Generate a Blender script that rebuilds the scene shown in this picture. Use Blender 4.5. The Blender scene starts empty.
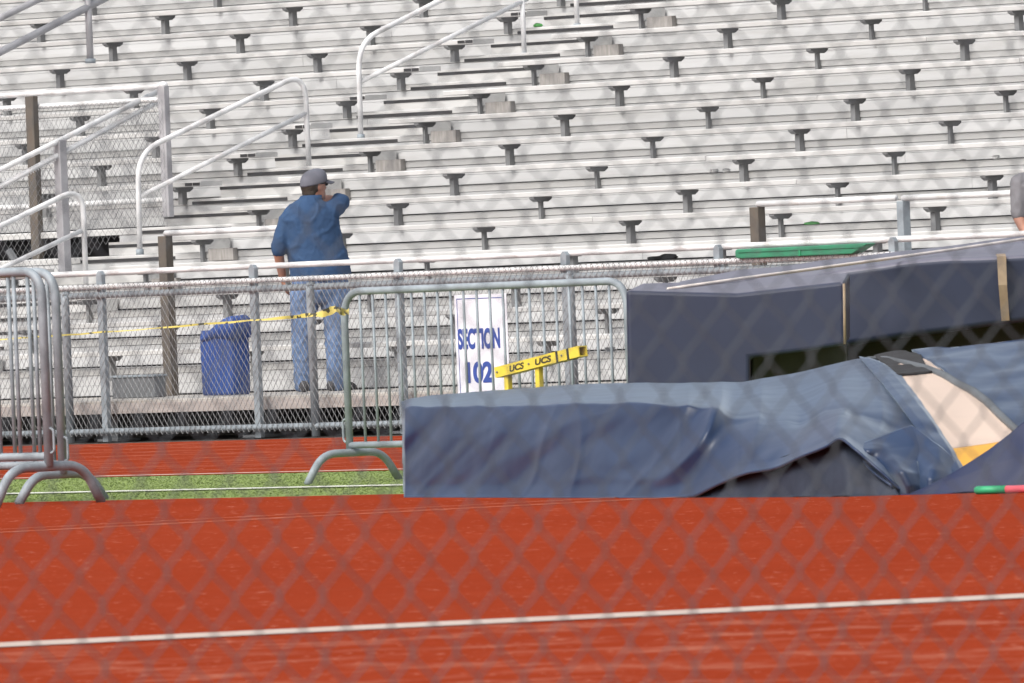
import bpy, bmesh, math, random
from mathutils import Vector, Matrix, noise
random.seed(7)
S = bpy.context.scene
COL = S.collection

# ------------------------------------------------------------------ camera model
F = 12767.0
CAM = Vector((76.3261, -67.1461, 1.2855))
RX = Vector((0.65800222, 0.75186473, -0.04162334))
UY = Vector((0.02290335, 0.03526707, 0.99911544))
VW = Vector((-0.7526676, 0.6583735, -0.00598559))
HR = Vector((0.65835, 0.7527, 0.0))           # level direction to the viewer's right
HV = Vector((-0.7527, 0.65835, 0.0))          # level direction away from the viewer


def ray(x, y):
    return VW + RX * ((x - 512) / F) - UY * ((y - 341.5) / F)


def at_d(x, y, d):
    return CAM + ray(x, y) * d


def at_Y(x, y, Y):
    r = ray(x, y)
    return CAM + r * ((Y - CAM.y) / r.y)


def at_X(x, y, X):
    r = ray(x, y)
    return CAM + r * ((X - CAM.x) / r.x)


def at_Z(x, y, Z=0.0):
    r = ray(x, y)
    return CAM + r * ((Z - CAM.z) / r.z)


# ------------------------------------------------------------------ materials
def _new(name):
    m = bpy.data.materials.new(name)
    m.use_nodes = True
    return m, m.node_tree, m.node_tree.nodes['Principled BSDF']


def mat(name, col, rough=0.5, metal=0.0, var=0.12, scale=6.0, bump=0.0, bscale=60.0,
        dirt_or_light=None, dirt_or_light_amt=0.0, dscale=2.0, stretch=(1, 1, 1), spec=0.5, vary=0.0):
    m, nt, b = _new(name)
    N, L = nt.nodes, nt.links
    tc = N.new('ShaderNodeTexCoord')
    mp = N.new('ShaderNodeMapping')
    mp.inputs['Scale'].default_value = stretch
    L.new(tc.outputs['Object'], mp.inputs[0])
    n = N.new('ShaderNodeTexNoise')
    n.inputs['Scale'].default_value = scale
    n.inputs['Detail'].default_value = 6
    n.inputs['Roughness'].default_value = 0.65
    L.new(mp.outputs[0], n.inputs[0])
    r = N.new('ShaderNodeValToRGB')
    r.color_ramp.elements[0].position = 0.3
    r.color_ramp.elements[1].position = 0.7
    r.color_ramp.elements[0].color = [c * (1 - var) for c in col] + [1]
    r.color_ramp.elements[1].color = [min(1, c * (1 + var)) for c in col] + [1]
    L.new(n.outputs[0], r.inputs[0])
    out = r.outputs[0]
    if dirt_or_light is not None:
        n2 = N.new('ShaderNodeTexNoise')
        n2.inputs['Scale'].default_value = dscale
        n2.inputs['Detail'].default_value = 8
        n2.inputs['Roughness'].default_value = 0.7
        L.new(mp.outputs[0], n2.inputs[0])
        r2 = N.new('ShaderNodeValToRGB')
        r2.color_ramp.elements[0].position = 0.52
        r2.color_ramp.elements[1].position = 0.75
        r2.color_ramp.elements[0].color = (0, 0, 0, 1)
        r2.color_ramp.elements[1].color = (dirt_or_light_amt,) * 3 + (1,)
        L.new(n2.outputs[0], r2.inputs[0])
        mx = N.new('ShaderNodeMix')
        mx.data_type = 'RGBA'
        L.new(r2.outputs[0], mx.inputs[0])
        L.new(out, mx.inputs[6])
        mx.inputs[7].default_value = list(dirt_or_light) + [1]
        out = mx.outputs[2]
    if vary:
        oi = N.new('ShaderNodeObjectInfo')
        mr = N.new('ShaderNodeMapRange')
        mr.inputs['To Min'].default_value = 1 - vary
        mr.inputs['To Max'].default_value = 1 + vary
        L.new(oi.outputs['Random'], mr.inputs['Value'])
        hv = N.new('ShaderNodeHueSaturation')
        L.new(mr.outputs[0], hv.inputs['Value'])
        L.new(out, hv.inputs['Color'])
        out = hv.outputs[0]
    L.new(out, b.inputs['Base Color'])
    b.inputs['Roughness'].default_value = rough
    b.inputs['Metallic'].default_value = metal
    b.inputs['Specular IOR Level'].default_value = spec
    if bump:
        n3 = N.new('ShaderNodeTexNoise')
        n3.inputs['Scale'].default_value = bscale
        n3.inputs['Detail'].default_value = 4
        L.new(mp.outputs[0], n3.inputs[0])
        bp = N.new('ShaderNodeBump')
        bp.inputs['Strength'].default_value = bump
        bp.inputs['Distance'].default_value = 0.02
        L.new(n3.outputs[0], bp.inputs['Height'])
        L.new(bp.outputs[0], b.inputs['Normal'])
    return m


M = {}
M['alu'] = mat('aluminium_plank', (0.48, 0.48, 0.475), 0.55, 0.0, 0.07, 1.2, 0.05, 30,
               dirt_or_light=(0.30, 0.29, 0.27), dirt_or_light_amt=0.6, dscale=1.1, stretch=(0.35, 4, 4), vary=0.09)
M['alu_riser'] = mat('aluminium_riser', (0.465, 0.47, 0.475), 0.55, 0.0, 0.08, 1.0, 0.05, 30,
                     dirt_or_light=(0.28, 0.27, 0.25), dirt_or_light_amt=0.55, dscale=1.2, stretch=(0.35, 3, 5), vary=0.07)
M['tread'] = mat('aluminium_tread_dusty', (0.44, 0.42, 0.39), 0.6, 0.0, 0.12, 2.0,
                 dirt_or_light=(0.22, 0.19, 0.16), dirt_or_light_amt=0.7, dscale=1.5, stretch=(0.4, 3, 3))
M['fascia'] = mat('walkway_fascia', (0.40, 0.36, 0.34), 0.6, 0.0, 0.12, 3.0,
                  dirt_or_light=(0.22, 0.17, 0.15), dirt_or_light_amt=0.6, dscale=2.0, stretch=(0.5, 2, 6))
M['bracket'] = mat('galvanised_bracket', (0.185, 0.19, 0.195), 0.6, 0.05, 0.2, 9)
M['steel'] = mat('galvanised_steel', (0.26, 0.30, 0.332), 0.55, 0.0, 0.18, 9,
                 dirt_or_light=(0.17, 0.18, 0.19), dirt_or_light_amt=0.5, dscale=5)
M['steel_dark'] = mat('dull_steel', (0.15, 0.16, 0.17), 0.55, 0.2, 0.2, 8)
M['white_rail'] = mat('white_painted_pipe', (0.68, 0.69, 0.70), 0.45, 0.0, 0.08, 8,
                      dirt_or_light=(0.42, 0.32, 0.26), dirt_or_light_amt=0.45, dscale=5)
M['grey_rail'] = mat('grey_pipe', (0.36, 0.36, 0.38), 0.45, 0.1, 0.15, 7)
M['wire'] = mat('chain_link_wire', (0.21, 0.215, 0.22), 0.6, 0.0, 0.2, 12)
M['wire_near'] = mat('near_fence_wire', (0.075, 0.095, 0.11), 0.6, 0.0, 0.25, 12)
M['black'] = mat('black_nosing', (0.03, 0.03, 0.032), 0.7, 0, 0.2, 8)
M['wood_old'] = mat('weathered_timber', (0.29, 0.277, 0.265), 0.85, 0, 0.25, 5, 0.3, 40,
                    dirt_or_light=(0.21, 0.185, 0.165), dirt_or_light_amt=0.6, dscale=3, stretch=(6, 6, 1))
M['brown_post'] = mat('rusty_brown_post', (0.105, 0.092, 0.078), 0.85, 0, 0.3, 4,
                      dirt_or_light=(0.09, 0.06, 0.04), dirt_or_light_amt=0.8, dscale=4, stretch=(3, 3, 1))
M['dark_under'] = mat('under_shade_paint', (0.05, 0.05, 0.055), 0.9)  # near-black colour stands in for shade beneath the stand
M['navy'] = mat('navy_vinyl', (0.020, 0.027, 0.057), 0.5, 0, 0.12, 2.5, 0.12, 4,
                dirt_or_light=(0.08, 0.08, 0.10), dirt_or_light_amt=0.15, dscale=1.6)
M['navy_top'] = mat('sheen_dust_vinyl_top', (0.135, 0.135, 0.175), 0.5, 0, 0.12, 3, 0.1, 6, dirt_or_light=(0.22, 0.215, 0.24), dirt_or_light_amt=0.5, dscale=2)  # grazing sky sheen and dust painted into the top-face colour
M['olive_black'] = mat('black_mat_base', (0.042, 0.043, 0.030), 0.9, 0, 0.25, 3)
M['tan'] = mat('tan_webbing', (0.33, 0.25, 0.17), 0.8, 0, 0.15, 12)
M['beige'] = mat('cream_mat_top', (0.54, 0.43, 0.36), 0.6, 0, 0.06, 3,
                 dirt_or_light=(0.42, 0.34, 0.27), dirt_or_light_amt=0.4, dscale=3)
M['mat_yellow'] = mat('yellow_mat_edge', (0.62, 0.32, 0.04), 0.6, 0, 0.08, 4)
M['skirt'] = mat('dark_inner_skirt', (0.027, 0.034, 0.052), 0.6, 0, 0.25, 5, 0.2, 12, spec=0.2)
M['flap'] = mat('navy_tarp_flap', (0.013, 0.021, 0.060), 0.55, 0, 0.15, 2, 0.15, 5, spec=0.3)
M['hem'] = mat('grey_tarp_hem', (0.095, 0.105, 0.115), 0.5, 0, 0.2, 8, 0.2, 20)
M['yellow'] = mat('yellow_paint', (0.74, 0.58, 0.07), 0.4, 0, 0.08, 8,
                  dirt_or_light=(0.45, 0.33, 0.06), dirt_or_light_amt=0.5, dscale=6)
M['ink'] = mat('black_ink', (0.025, 0.025, 0.02), 0.6, 0, 0.1, 8)
M['sign_white'] = mat('sign_panel_white', (0.70, 0.73, 0.80), 0.5, 0, 0.06, 3,
                      dirt_or_light=(0.6, 0.6, 0.63), dirt_or_light_amt=0.3, dscale=4)
M['sign_blue'] = mat('sign_blue_ink', (0.035, 0.075, 0.30), 0.5, 0, 0.08, 5)
M['blue_plastic'] = mat('blue_plastic', (0.028, 0.070, 0.25), 0.55, 0, 0.15, 4, 0.15, 8)
M['green'] = mat('green_plastic', (0.035, 0.22, 0.125), 0.5, 0, 0.15, 5,
                 dirt_or_light=(0.10, 0.22, 0.16), dirt_or_light_amt=0.5, dscale=6)
M['pink'] = mat('pink_fibreglass', (0.62, 0.10, 0.13), 0.45, 0, 0.08, 6)
M['crossbar'] = mat('pale_fibreglass', (0.82, 0.74, 0.68), 0.4, 0, 0.06, 6)
M['bar_green'] = mat('green_grip', (0.02, 0.30, 0.13), 0.5, 0, 0.1, 6)
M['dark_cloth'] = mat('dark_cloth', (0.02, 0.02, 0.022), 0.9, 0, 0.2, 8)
M['paper'] = mat('white_paper', (0.85, 0.85, 0.85), 0.7, 0, 0.05, 8)
M['litter_green'] = mat('green_wrapper', (0.12, 0.45, 0.12), 0.5, 0, 0.15, 8)
M['skin'] = mat('skin', (0.40, 0.19, 0.125), 0.55, 0, 0.1, 8)
M['shirt'] = mat('blue_cotton_shirt', (0.023, 0.060, 0.138), 0.9, 0, 0.12, 4, 0.8, 8,
                 dirt_or_light=(0.045, 0.08, 0.14), dirt_or_light_amt=0.5, dscale=7)  # paler patches paint the light on the shirt's wrinkles
M['shirt_grey'] = mat('grey_cotton_shirt', (0.17, 0.17, 0.185), 0.9, 0, 0.12, 5, 0.3, 14)
M['jeans'] = mat('washed_denim', (0.115, 0.18, 0.315), 0.9, 0, 0.3, 9, 0.4, 16,
                 dirt_or_light=(0.25, 0.32, 0.45), dirt_or_light_amt=0.75, dscale=5)
M['cap'] = mat('grey_cap_cloth', (0.125, 0.13, 0.16), 0.9, 0, 0.1, 10)
M['hair'] = mat('brown_hair', (0.035, 0.025, 0.018), 0.7, 0, 0.3, 30, 0.5, 80)
M['shoe'] = mat('dark_shoe', (0.05, 0.05, 0.055), 0.7)


def tarp_mat():
    m, nt, b = _new('blue_tarpaulin')
    N, L = nt.nodes, nt.links
    tc = N.new('ShaderNodeTexCoord')
    n = N.new('ShaderNodeTexNoise')
    n.inputs['Scale'].default_value = 1.6
    n.inputs['Detail'].default_value = 7
    L.new(tc.outputs['Object'], n.inputs[0])
    r = N.new('ShaderNodeValToRGB')
    r.color_ramp.elements[0].position = 0.35
    r.color_ramp.elements[0].color = (0.004, 0.017, 0.056, 1)
    r.color_ramp.elements[1].position = 0.68
    r.color_ramp.elements[1].color = (0.017, 0.037, 0.088, 1)
    L.new(n.outputs[0], r.inputs[0])
    L.new(r.outputs[0], b.inputs['Base Color'])
    b.inputs['Roughness'].default_value = 0.42
    b.inputs['Specular IOR Level'].default_value = 0.5
    b.inputs['Sheen Weight'].default_value = 0.40
    b.inputs['Sheen Roughness'].default_value = 0.35
    b.inputs['Sheen Tint'].default_value = (0.72, 0.86, 1.0, 1)
    mp = N.new('ShaderNodeMapping')
    mp.inputs['Rotation'].default_value = (0.3, 0.7, 0.5)
    mp.inputs['Scale'].default_value = (1.0, 1.8, 1.3)
    L.new(tc.outputs['Object'], mp.inputs[0])
    n2 = N.new('ShaderNodeTexNoise')
    n2.inputs['Scale'].default_value = 3.0
    n2.inputs['Detail'].default_value = 1.5
    n2.inputs['Distortion'].default_value = 0.2
    L.new(mp.outputs[0], n2.inputs[0])
    bp = N.new('ShaderNodeBump')
    bp.inputs['Strength'].default_value = 0.3
    bp.inputs['Distance'].default_value = 0.022
    L.new(n2.outputs[0], bp.inputs['Height'])
    L.new(bp.outputs[0], b.inputs['Normal'])
    return m


M['tarp'] = tarp_mat()


def track_mat(name, streak):
    m, nt, b = _new(name)
    N, L = nt.nodes, nt.links
    tc = N.new('ShaderNodeTexCoord')

    def nz(scale, detail, st):
        mp = N.new('ShaderNodeMapping')
        mp.inputs['Scale'].default_value = st
        L.new(tc.outputs['Object'], mp.inputs[0])
        n = N.new('ShaderNodeTexNoise')
        n.inputs['Scale'].default_value = scale
        n.inputs['Detail'].default_value = detail
        n.inputs['Roughness'].default_value = 0.7
        L.new(mp.outputs[0], n.inputs[0])
        return n.outputs[0]

    def ramp(src, p0, c0, p1, c1):
        r = N.new('ShaderNodeValToRGB')
        r.color_ramp.elements[0].position = p0
        r.color_ramp.elements[1].position = p1
        r.color_ramp.elements[0].color = list(c0) + [1]
        r.color_ramp.elements[1].color = list(c1) + [1]
        L.new(src, r.inputs[0])
        return r.outputs[0]

    def mix(f, a, c):
        x = N.new('ShaderNodeMix')
        x.data_type = 'RGBA'
        L.new(f, x.inputs[0])
        L.new(a, x.inputs[6])
        if isinstance(c, tuple):
            x.inputs[7].default_value = list(c) + [1]
        else:
            L.new(c, x.inputs[7])
        return x.outputs[2]

    base = ramp(nz(0.25, 5, (1, 1, 1)), 0.3, (0.245, 0.034, 0.0135), 0.7, (0.288, 0.044, 0.018))
    grain = ramp(nz(28, 3, (1, 1, 1)), 0.35, (0, 0, 0), 0.75, (0.45,) * 3)
    c = mix(grain, base, (0.14, 0.023, 0.010))
    # pale worn streaks that follow the lanes
    st = ramp(nz(1.7, 5, (1, 1, 1)), 0.50, (0, 0, 0), 0.66, (streak,) * 3)
    c = mix(st, c, (0.38, 0.145, 0.10))
    sp = ramp(nz(11, 2, (1, 1, 1)), 0.655, (0, 0, 0), 0.695, (0.75,) * 3)
    c = mix(sp, c, (0.52, 0.27, 0.20))
    L.new(c, b.inputs['Base Color'])
    b.inputs['Roughness'].default_value = 0.95
    b.inputs['Specular IOR Level'].default_value = 0.0
    n3 = nz(45, 3, (1, 1, 1))
    bp = N.new('ShaderNodeBump')
    bp.inputs['Strength'].default_value = 0.4
    bp.inputs['Distance'].default_value = 0.01
    L.new(n3, bp.inputs['Height'])
    L.new(bp.outputs[0], b.inputs['Normal'])
    return m


M['track'] = track_mat('red_running_track', 0.42)
M['apron'] = track_mat('red_track_apron', 0.05)
M['apron_worn'] = track_mat('red_track_apron_worn', 0.6)
M['turf'] = mat('green_turf', (0.185, 0.245, 0.075), 0.95, 0, 0.10, 60, 0.2, 60,
                dirt_or_light=(0.25, 0.25, 0.11), dirt_or_light_amt=0.4, dscale=5)
M['blade'] = mat('turf_blade', (0.195, 0.262, 0.078), 0.9, 0, 0.08, 30)
M['lane'] = mat('faded_lane_paint', (0.42, 0.15, 0.09), 0.95, 0, 0.15, 3, dirt_or_light=(0.30, 0.06, 0.03), dirt_or_light_amt=0.9, dscale=1.2, spec=0)
M['line'] = mat('worn_white_paint', (0.47, 0.385, 0.335), 0.8, 0, 0.08, 4,
                dirt_or_light=(0.42, 0.20, 0.14), dirt_or_light_amt=0.75, dscale=5)
M['line_white'] = mat('white_field_paint', (0.70, 0.70, 0.64), 0.8, 0, 0.08, 6,
                      dirt_or_light=(0.30, 0.33, 0.16), dirt_or_light_amt=0.6, dscale=7)
M['soil'] = mat('dark_gravel', (0.085, 0.075, 0.065), 0.95, 0, 0.3, 6, 0.5, 40)
M['tape'] = None


def tape_mat():
    m, nt, b = _new('caution_tape_print')
    N, L = nt.nodes, nt.links
    tc = N.new('ShaderNodeTexCoord')
    n = N.new('ShaderNodeTexNoise')
    n.inputs['Scale'].default_value = 22
    n.inputs['Detail'].default_value = 1
    L.new(tc.outputs['Object'], n.inputs[0])
    r = N.new('ShaderNodeValToRGB')
    r.color_ramp.interpolation = 'CONSTANT'
    r.color_ramp.elements[0].position = 0.0
    r.color_ramp.elements[0].color = (0.05, 0.045, 0.02, 1)
    r.color_ramp.elements[1].position = 0.42
    r.color_ramp.elements[1].color = (0.58, 0.47, 0.12, 1)
    L.new(n.outputs[0], r.inputs[0])
    L.new(r.outputs[0], b.inputs['Base Color'])
    b.inputs['Roughness'].default_value = 0.4
    return m


M['tape'] = tape_mat()

# ------------------------------------------------------------------ mesh helpers
ORG = {}


class MB:
    def __init__(s):
        s.v, s.f = [], []

    def quadbox(s, c8):
        """eight corners: four of one face in order, then the four opposite ones"""
        b = len(s.v)
        s.v += [Vector(p) for p in c8]
        for q in ((3, 2, 1, 0), (4, 5, 6, 7), (0, 1, 5, 4), (1, 2, 6, 5), (2, 3, 7, 6), (3, 0, 4, 7)):
            s.f.append([b + i for i in q])
        return s

    def box(s, x0, x1, y0, y1, z0, z1):
        return s.quadbox([(x0, y0, z0), (x1, y0, z0), (x1, y1, z0), (x0, y1, z0),
                          (x0, y0, z1), (x1, y0, z1), (x1, y1, z1), (x0, y1, z1)])

    def extr(s, prof, x0, x1, axis=0):
        """profile of 2-D points in the other two axes, swept along one axis"""
        b = len(s.v)
        n = len(prof)
        for x in (x0, x1):
            for p, q in prof:
                s.v.append(Vector((x, p, q)) if axis == 0 else Vector((p, x, q)) if axis == 1 else Vector((p, q, x)))
        for i in range(n):
            j = (i + 1) % n
            s.f.append([b + i, b + j, b + n + j, b + n + i])
        s.f.append([b + i for i in range(n)][::-1])
        s.f.append([b + n + i for i in range(n)])
        return s

    def tube(s, pts, r, n=8, cap=True):
        pts = [Vector(p) for p in pts]
        rs = r if isinstance(r, (list, tuple)) else [r] * len(pts)
        b = len(s.v)
        up = None
        for i, p in enumerate(pts):
            d = (pts[min(i + 1, len(pts) - 1)] - pts[max(i - 1, 0)])
            if d.length < 1e-9:
                d = Vector((0, 0, 1))
            d.normalize()
            if up is None:
                a = Vector((0, 0, 1)) if abs(d.z) < 0.9 else Vector((1, 0, 0))
                up = (a - d * a.dot(d)).normalized()
            else:
                up = (up - d * up.dot(d))
                up = up.normalized() if up.length > 1e-6 else d.orthogonal().normalized()
            sd = d.cross(up)
            for k in range(n):
                t = 2 * math.pi * k / n
                s.v.append(p + (up * math.cos(t) + sd * math.sin(t)) * rs[i])
        for i in range(len(pts) - 1):
            for k in range(n):
                k2 = (k + 1) % n
                s.f.append([b + i * n + k, b + i * n + k2, b + (i + 1) * n + k2, b + (i + 1) * n + k])
        if cap:
            s.f.append([b + k for k in range(n)][::-1])
            s.f.append([b + (len(pts) - 1) * n + k for k in range(n)])
        return s

    def loft(s, rings, n=20):
        """rings: (centre, axis a, axis b) ellipses joined along a spine"""
        b = len(s.v)
        for c, a, q in rings:
            for k in range(n):
                t = 2 * math.pi * k / n
                s.v.append(Vector(c) + Vector(a) * math.cos(t) + Vector(q) * math.sin(t))
        for i in range(len(rings) - 1):
            for k in range(n):
                k2 = (k + 1) % n
                s.f.append([b + i * n + k, b + i * n + k2, b + (i + 1) * n + k2, b + (i + 1) * n + k])
        s.f.append([b + k for k in range(n)][::-1])
        s.f.append([b + (len(rings) - 1) * n + k for k in range(n)])
        return s

    def ball(s, c, rx, ry, rz, rot=None, n=18, m=12):
        rings = []
        c = Vector(c)
        R = rot or Matrix.Identity(3)
        for i in range(m + 1):
            t = math.pi * (i / m) * 0.996 + 0.006
            z = -math.cos(t)
            q = math.sin(t)
            rings.append((c + R @ Vector((0, 0, z * rz)), R @ Vector((rx * q, 0, 0)), R @ Vector((0, ry * q, 0))))
        return s.loft(rings, n)

    def grid(s, P, close=False):
        b = len(s.v)
        R, Cn = len(P), len(P[0])
        for row in P:
            s.v += [Vector(p) for p in row]
        for i in range(R - 1):
            for j in range(Cn - 1):
                a = b + i * Cn + j
                s.f.append([a, a + 1, a + Cn + 1, a + Cn])
        return s

    def build(s, name, m, parent=None, smooth=False, bevel=0.0):
        me = bpy.data.meshes.new(name)
        off = ORG.get(parent.name, Vector()) if parent else Vector()
        me.from_pydata([tuple(v - off) for v in s.v], [], s.f)
        me.update()
        if smooth:
            me.polygons.foreach_set('use_smooth', [True] * len(me.polygons))
        o = bpy.data.objects.new(name, me)
        COL.objects.link(o)
        if m is not None:
            me.materials.append(M[m] if isinstance(m, str) else m)
        if parent:
            o.parent = parent
            ORG[o.name] = off
        else:
            ORG[o.name] = Vector()
        if bevel:
            md = o.modifiers.new('bevel', 'BEVEL')
            md.width = bevel
            md.segments = 2
            md.limit_method = 'ANGLE'
        return o


def tag(o, label, cat, group=None):
    o['label'] = label
    o['category'] = cat
    if group:
        o['group'] = group
    return o


def thing(name, label, cat, loc=(0, 0, 0), group=None):
    o = bpy.data.objects.new(name, None)
    o.empty_display_size = 0.2
    COL.objects.link(o)
    o.location = loc
    ORG[o.name] = Vector(loc)
    return tag(o, label, cat, group)


def struct(o, kind='structure'):
    o['kind'] = kind
    return o


def copy_tree(o, parent=None):
    c = o.copy()
    COL.objects.link(c)
    c.parent = parent
    for ch in list(o.children):
        copy_tree(ch, c)
    return c


def arc(c, a, b, r, t0, t1, n=8):
    c, a, b = Vector(c), Vector(a), Vector(b)
    return [c + (a * math.cos(t0 + (t1 - t0) * i / n) + b * math.sin(t0 + (t1 - t0) * i / n)) * r for i in range(n + 1)]


def rounded(pts, r, n=6):
    """polyline with its inner corners rounded"""
    pts = [Vector(p) for p in pts]
    out = [pts[0]]
    for i in range(1, len(pts) - 1):
        p, a, b = pts[i], pts[i - 1], pts[i + 1]
        da, db = (a - p), (b - p)
        k = min(r, da.length * 0.48, db.length * 0.48)
        A, B = p + da.normalized() * k, p + db.normalized() * k
        for j in range(n + 1):
            t = j / n
            out.append(A * (1 - t) ** 2 + p * 2 * t * (1 - t) + B * t * t)
    out.append(pts[-1])
    return out


def chain_link(org, along, up, W, H, wire, wd=0.0636, hd=0.0846, sides=3, phase=(0, 0), barbs=False, knuckle=0.0):
    """real woven wire: each wire zigzags between two neighbouring columns"""
    mb = MB()
    org, along, up = Vector(org), Vector(along), Vector(up)
    nrm = along.cross(up).normalized()
    al = along.normalized()
    nw = int(W / (wd / 2)) + 1
    nh = int(H / (hd / 2)) + 1
    for i in range(nw):
        pts = []
        jx = random.uniform(-0.0025, 0.0025)
        for j in range(nh + 1):
            k = (i + j) % 2
            x = (i + k) * wd / 2 + phase[0]
            z = j * hd / 2 + phase[1]
            if x > W:
                x = W
            zz = min(max(z, 0), H)
            c = org + al * (x + jx) + nrm * (wire * 0.9 * (1 if k else -1))
            if knuckle:
                pts.append(c + up * max(zz - knuckle, 0))
                pts.append(c + up * min(zz + knuckle, H))
            else:
                pts.append(c + up * zz)
        if barbs:
            e = pts[-1]
            pts.append(e + up * 0.022 + al * (0.012 if i % 2 else -0.012))
            pts.append(e + up * 0.036 - al * (0.012 if i % 2 else -0.012))
        mb.tube(pts, wire, sides, cap=False)
    return mb


def text_mesh(txt, size, extrude=0.001, bold=0.0, sx=1.0, shear=0.0, spacing=1.0):
    cu = bpy.data.curves.new('lettering', 'FONT')
    cu.body = txt
    cu.size = size
    cu.extrude = extrude
    cu.offset = bold
    cu.shear = shear
    cu.space_character = spacing
    cu.align_x = 'CENTER'
    cu.align_y = 'CENTER'
    o = bpy.data.objects.new('lettering', cu)
    COL.objects.link(o)
    dg = bpy.context.evaluated_depsgraph_get()
    me = bpy.data.meshes.new_from_object(o.evaluated_get(dg))
    bpy.data.objects.remove(o)
    bpy.data.curves.remove(cu)
    for v in me.vertices:
        v.co.x *= sx
    return me


def put_text(me, name, m, parent, org, ax, ay):
    ax, ay = Vector(ax).normalized(), Vector(ay).normalized()
    az = ax.cross(ay)
    off = ORG.get(parent.name, Vector())
    me.transform(Matrix(((ax.x, ay.x, az.x, 0), (ax.y, ay.y, az.y, 0), (ax.z, ay.z, az.z, 0), (0, 0, 0, 1))))
    me.transform(Matrix.Translation(Vector(org) - off))
    me.materials.clear()
    me.materials.append(M[m])
    o = bpy.data.objects.new(name, me)
    COL.objects.link(o)
    o.parent = parent
    ORG[o.name] = off
    return o


# ------------------------------------------------------------------ ground
struct(MB().grid([[(-400, -400, -0.012), (400, -400, -0.012)], [(-400, 400, -0.012), (400, 400, -0.012)]]).build('ground', 'soil'))
struct(MB().grid([[(-160, -13.85, 0.0), (160, -13.85, 0.0)], [(-160, -2.75, 0.0), (160, -2.75, 0.0)]]).build('running_track', 'track'))
struct(MB().grid([[(-160, -19.45, 0.0), (160, -19.45, 0.0)], [(-160, -13.85, 0.0), (160, -13.85, 0.0)]]).build('turf_strip', 'turf'))
lineA, lineB = at_Z(-300, 661.3), at_Z(1324, 583.3)
ld = (lineB - lineA).normalized()
ln = Vector((-ld.y, ld.x, 0))
lc = (lineA + lineB) / 2
# near edge of the apron is split along its painted line: smooth beyond, worn on the viewer's side
struct(MB().grid([[(-160, -120, 0), (160, -120, 0)], [(-160, -19.45, 0), (160, -19.45, 0)]]).build('track_apron', 'apron'))
A0, A1 = lc - ld * 14 + Vector((0, 0, 0.004)), lc + ld * 14 + Vector((0, 0, 0.004))
struct(MB().grid([[A0 - ln * 22, A1 - ln * 22], [A0, A1]]).build('worn_apron', 'apron_worn'))


def strip(p, q, w, z, name, m, seg=1):
    d = (q - p).normalized()
    n = Vector((-d.y, d.x, 0)) * w / 2
    P = [[], []]
    for i in range(seg + 1):
        c = p.lerp(q, i / seg)
        j = random.uniform(-0.012, 0.012) if seg > 1 else 0
        P[0].append(c - n + ln * 0 + Vector((0, 0, z)) + n * j)
        P[1].append(c + n + Vector((0, 0, z)) + n * j)
    return struct(MB().grid(P).build(name, m))


strip(lc - ld * 14, lc + ld * 14, 0.56, 0.008, 'painted_line', 'line', 200)
for y, w, m in ((-13.8, 0.16, 'line'), (-17.72, 0.22, 'line_white')):
    strip(Vector((-60, y, 0)), Vector((80, y, 0)), w, 0.009, 'painted_line', m, 300)
for k in range(8):
    strip(Vector((-60, -12.5 + k * 1.22, 0)), Vector((80, -12.5 + k * 1.22, 0)), 0.05, 0.004, 'lane_line', 'lane', 200)
# scuffed double line on the apron
for px0, px1, w in (((0, 533), (520, 506), 0.10), ((0, 530), (520, 503), 0.06)):
    a, b = at_Z(*px0), at_Z(*px1)
    d = (b - a)
    strip(a - d * 0.15, b + d * 0.9, w, 0.004, 'scuffed_line', mat('scuffed_paint', (0.46, 0.17, 0.11), 0.95, 0, 0.2, 3, dirt_or_light=(0.70, 0.45, 0.36), dirt_or_light_amt=1.0, dscale=3, spec=0), 200)

# turf blades: nobody could count them
gb = MB()
for i in range(150000):
    x = random.uniform(6.5, 25.5)
    y = random.uniform(-19.42, -13.95)
    h = random.uniform(0.003, 0.007)
    a = random.uniform(0, math.pi)
    w = 0.005
    dx, dy = math.cos(a) * w, math.sin(a) * w
    lx, ly = random.uniform(-0.015, 0.015), random.uniform(-0.015, 0.015)
    if abs(y + 17.72) < 0.1 and random.random() < 0.85:
        continue
    b = len(gb.v)
    gb.v += [Vector((x - dx, y - dy, 0)), Vector((x + dx, y + dy, 0)), Vector((x + lx, y + ly, h))]
    gb.f.append([b, b + 1, b + 2])
struct(gb.build('turf_grass', 'blade'), 'stuff')

# ------------------------------------------------------------------ bleachers
RUN, RISE, COLW = 0.64, 0.2349, 1.829
NR = 18
XL, XR = -27.0, 11.0
LEND, REND = -8.71, -7.67          # seat ends at the aisle
zb = lambda r: 0.67 + r * RISE     # underside of seat r
zf = lambda r: zb(r) - 0.338        # top of tread r
Yn = lambda r: r * RUN - 0.61      # nose of tread r

BL = thing('bleachers', 'rows of pale aluminium bleacher benches rising behind the chain-link fence', 'bleachers', (0, 0, 0))

# seat brackets: individually where they show, the rest in one
BX = at_Y(539, 76, 10 * RUN + 0.04).x
rest = MB()


def bracket_mb(mb, X, r):
    Y, z = r * RUN, zb(r)
    c = round(X / COLW)
    lo = 0.205
    if c == -5:
        X += 0.05
        lo = 0.15
    wide = (c % 2 != 0 and c >= -5) or c <= -5
    wide = c in (1, -1, -3) or c <= -5 or c > 1
    hx, hy = (0.028, 0.027) if wide else (0.016, 0.016)
    yc = Y
    # stem
    mb.box(X - hx, X + hx, yc - hy, yc + hy, z - lo, z - 0.025)
    # tapered flange that carries the plank
    mb.extr([(yc - 0.060, z - 0.042), (yc + 0.060, z - 0.042), (yc + 0.10, z - 0.016), (yc + 0.10, z),
             (yc - 0.10, z), (yc - 0.10, z - 0.016)], X - 0.03, X + 0.03)


def seat_ok(X, r):
    return not (X < -9 and r in (4, 5))


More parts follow.
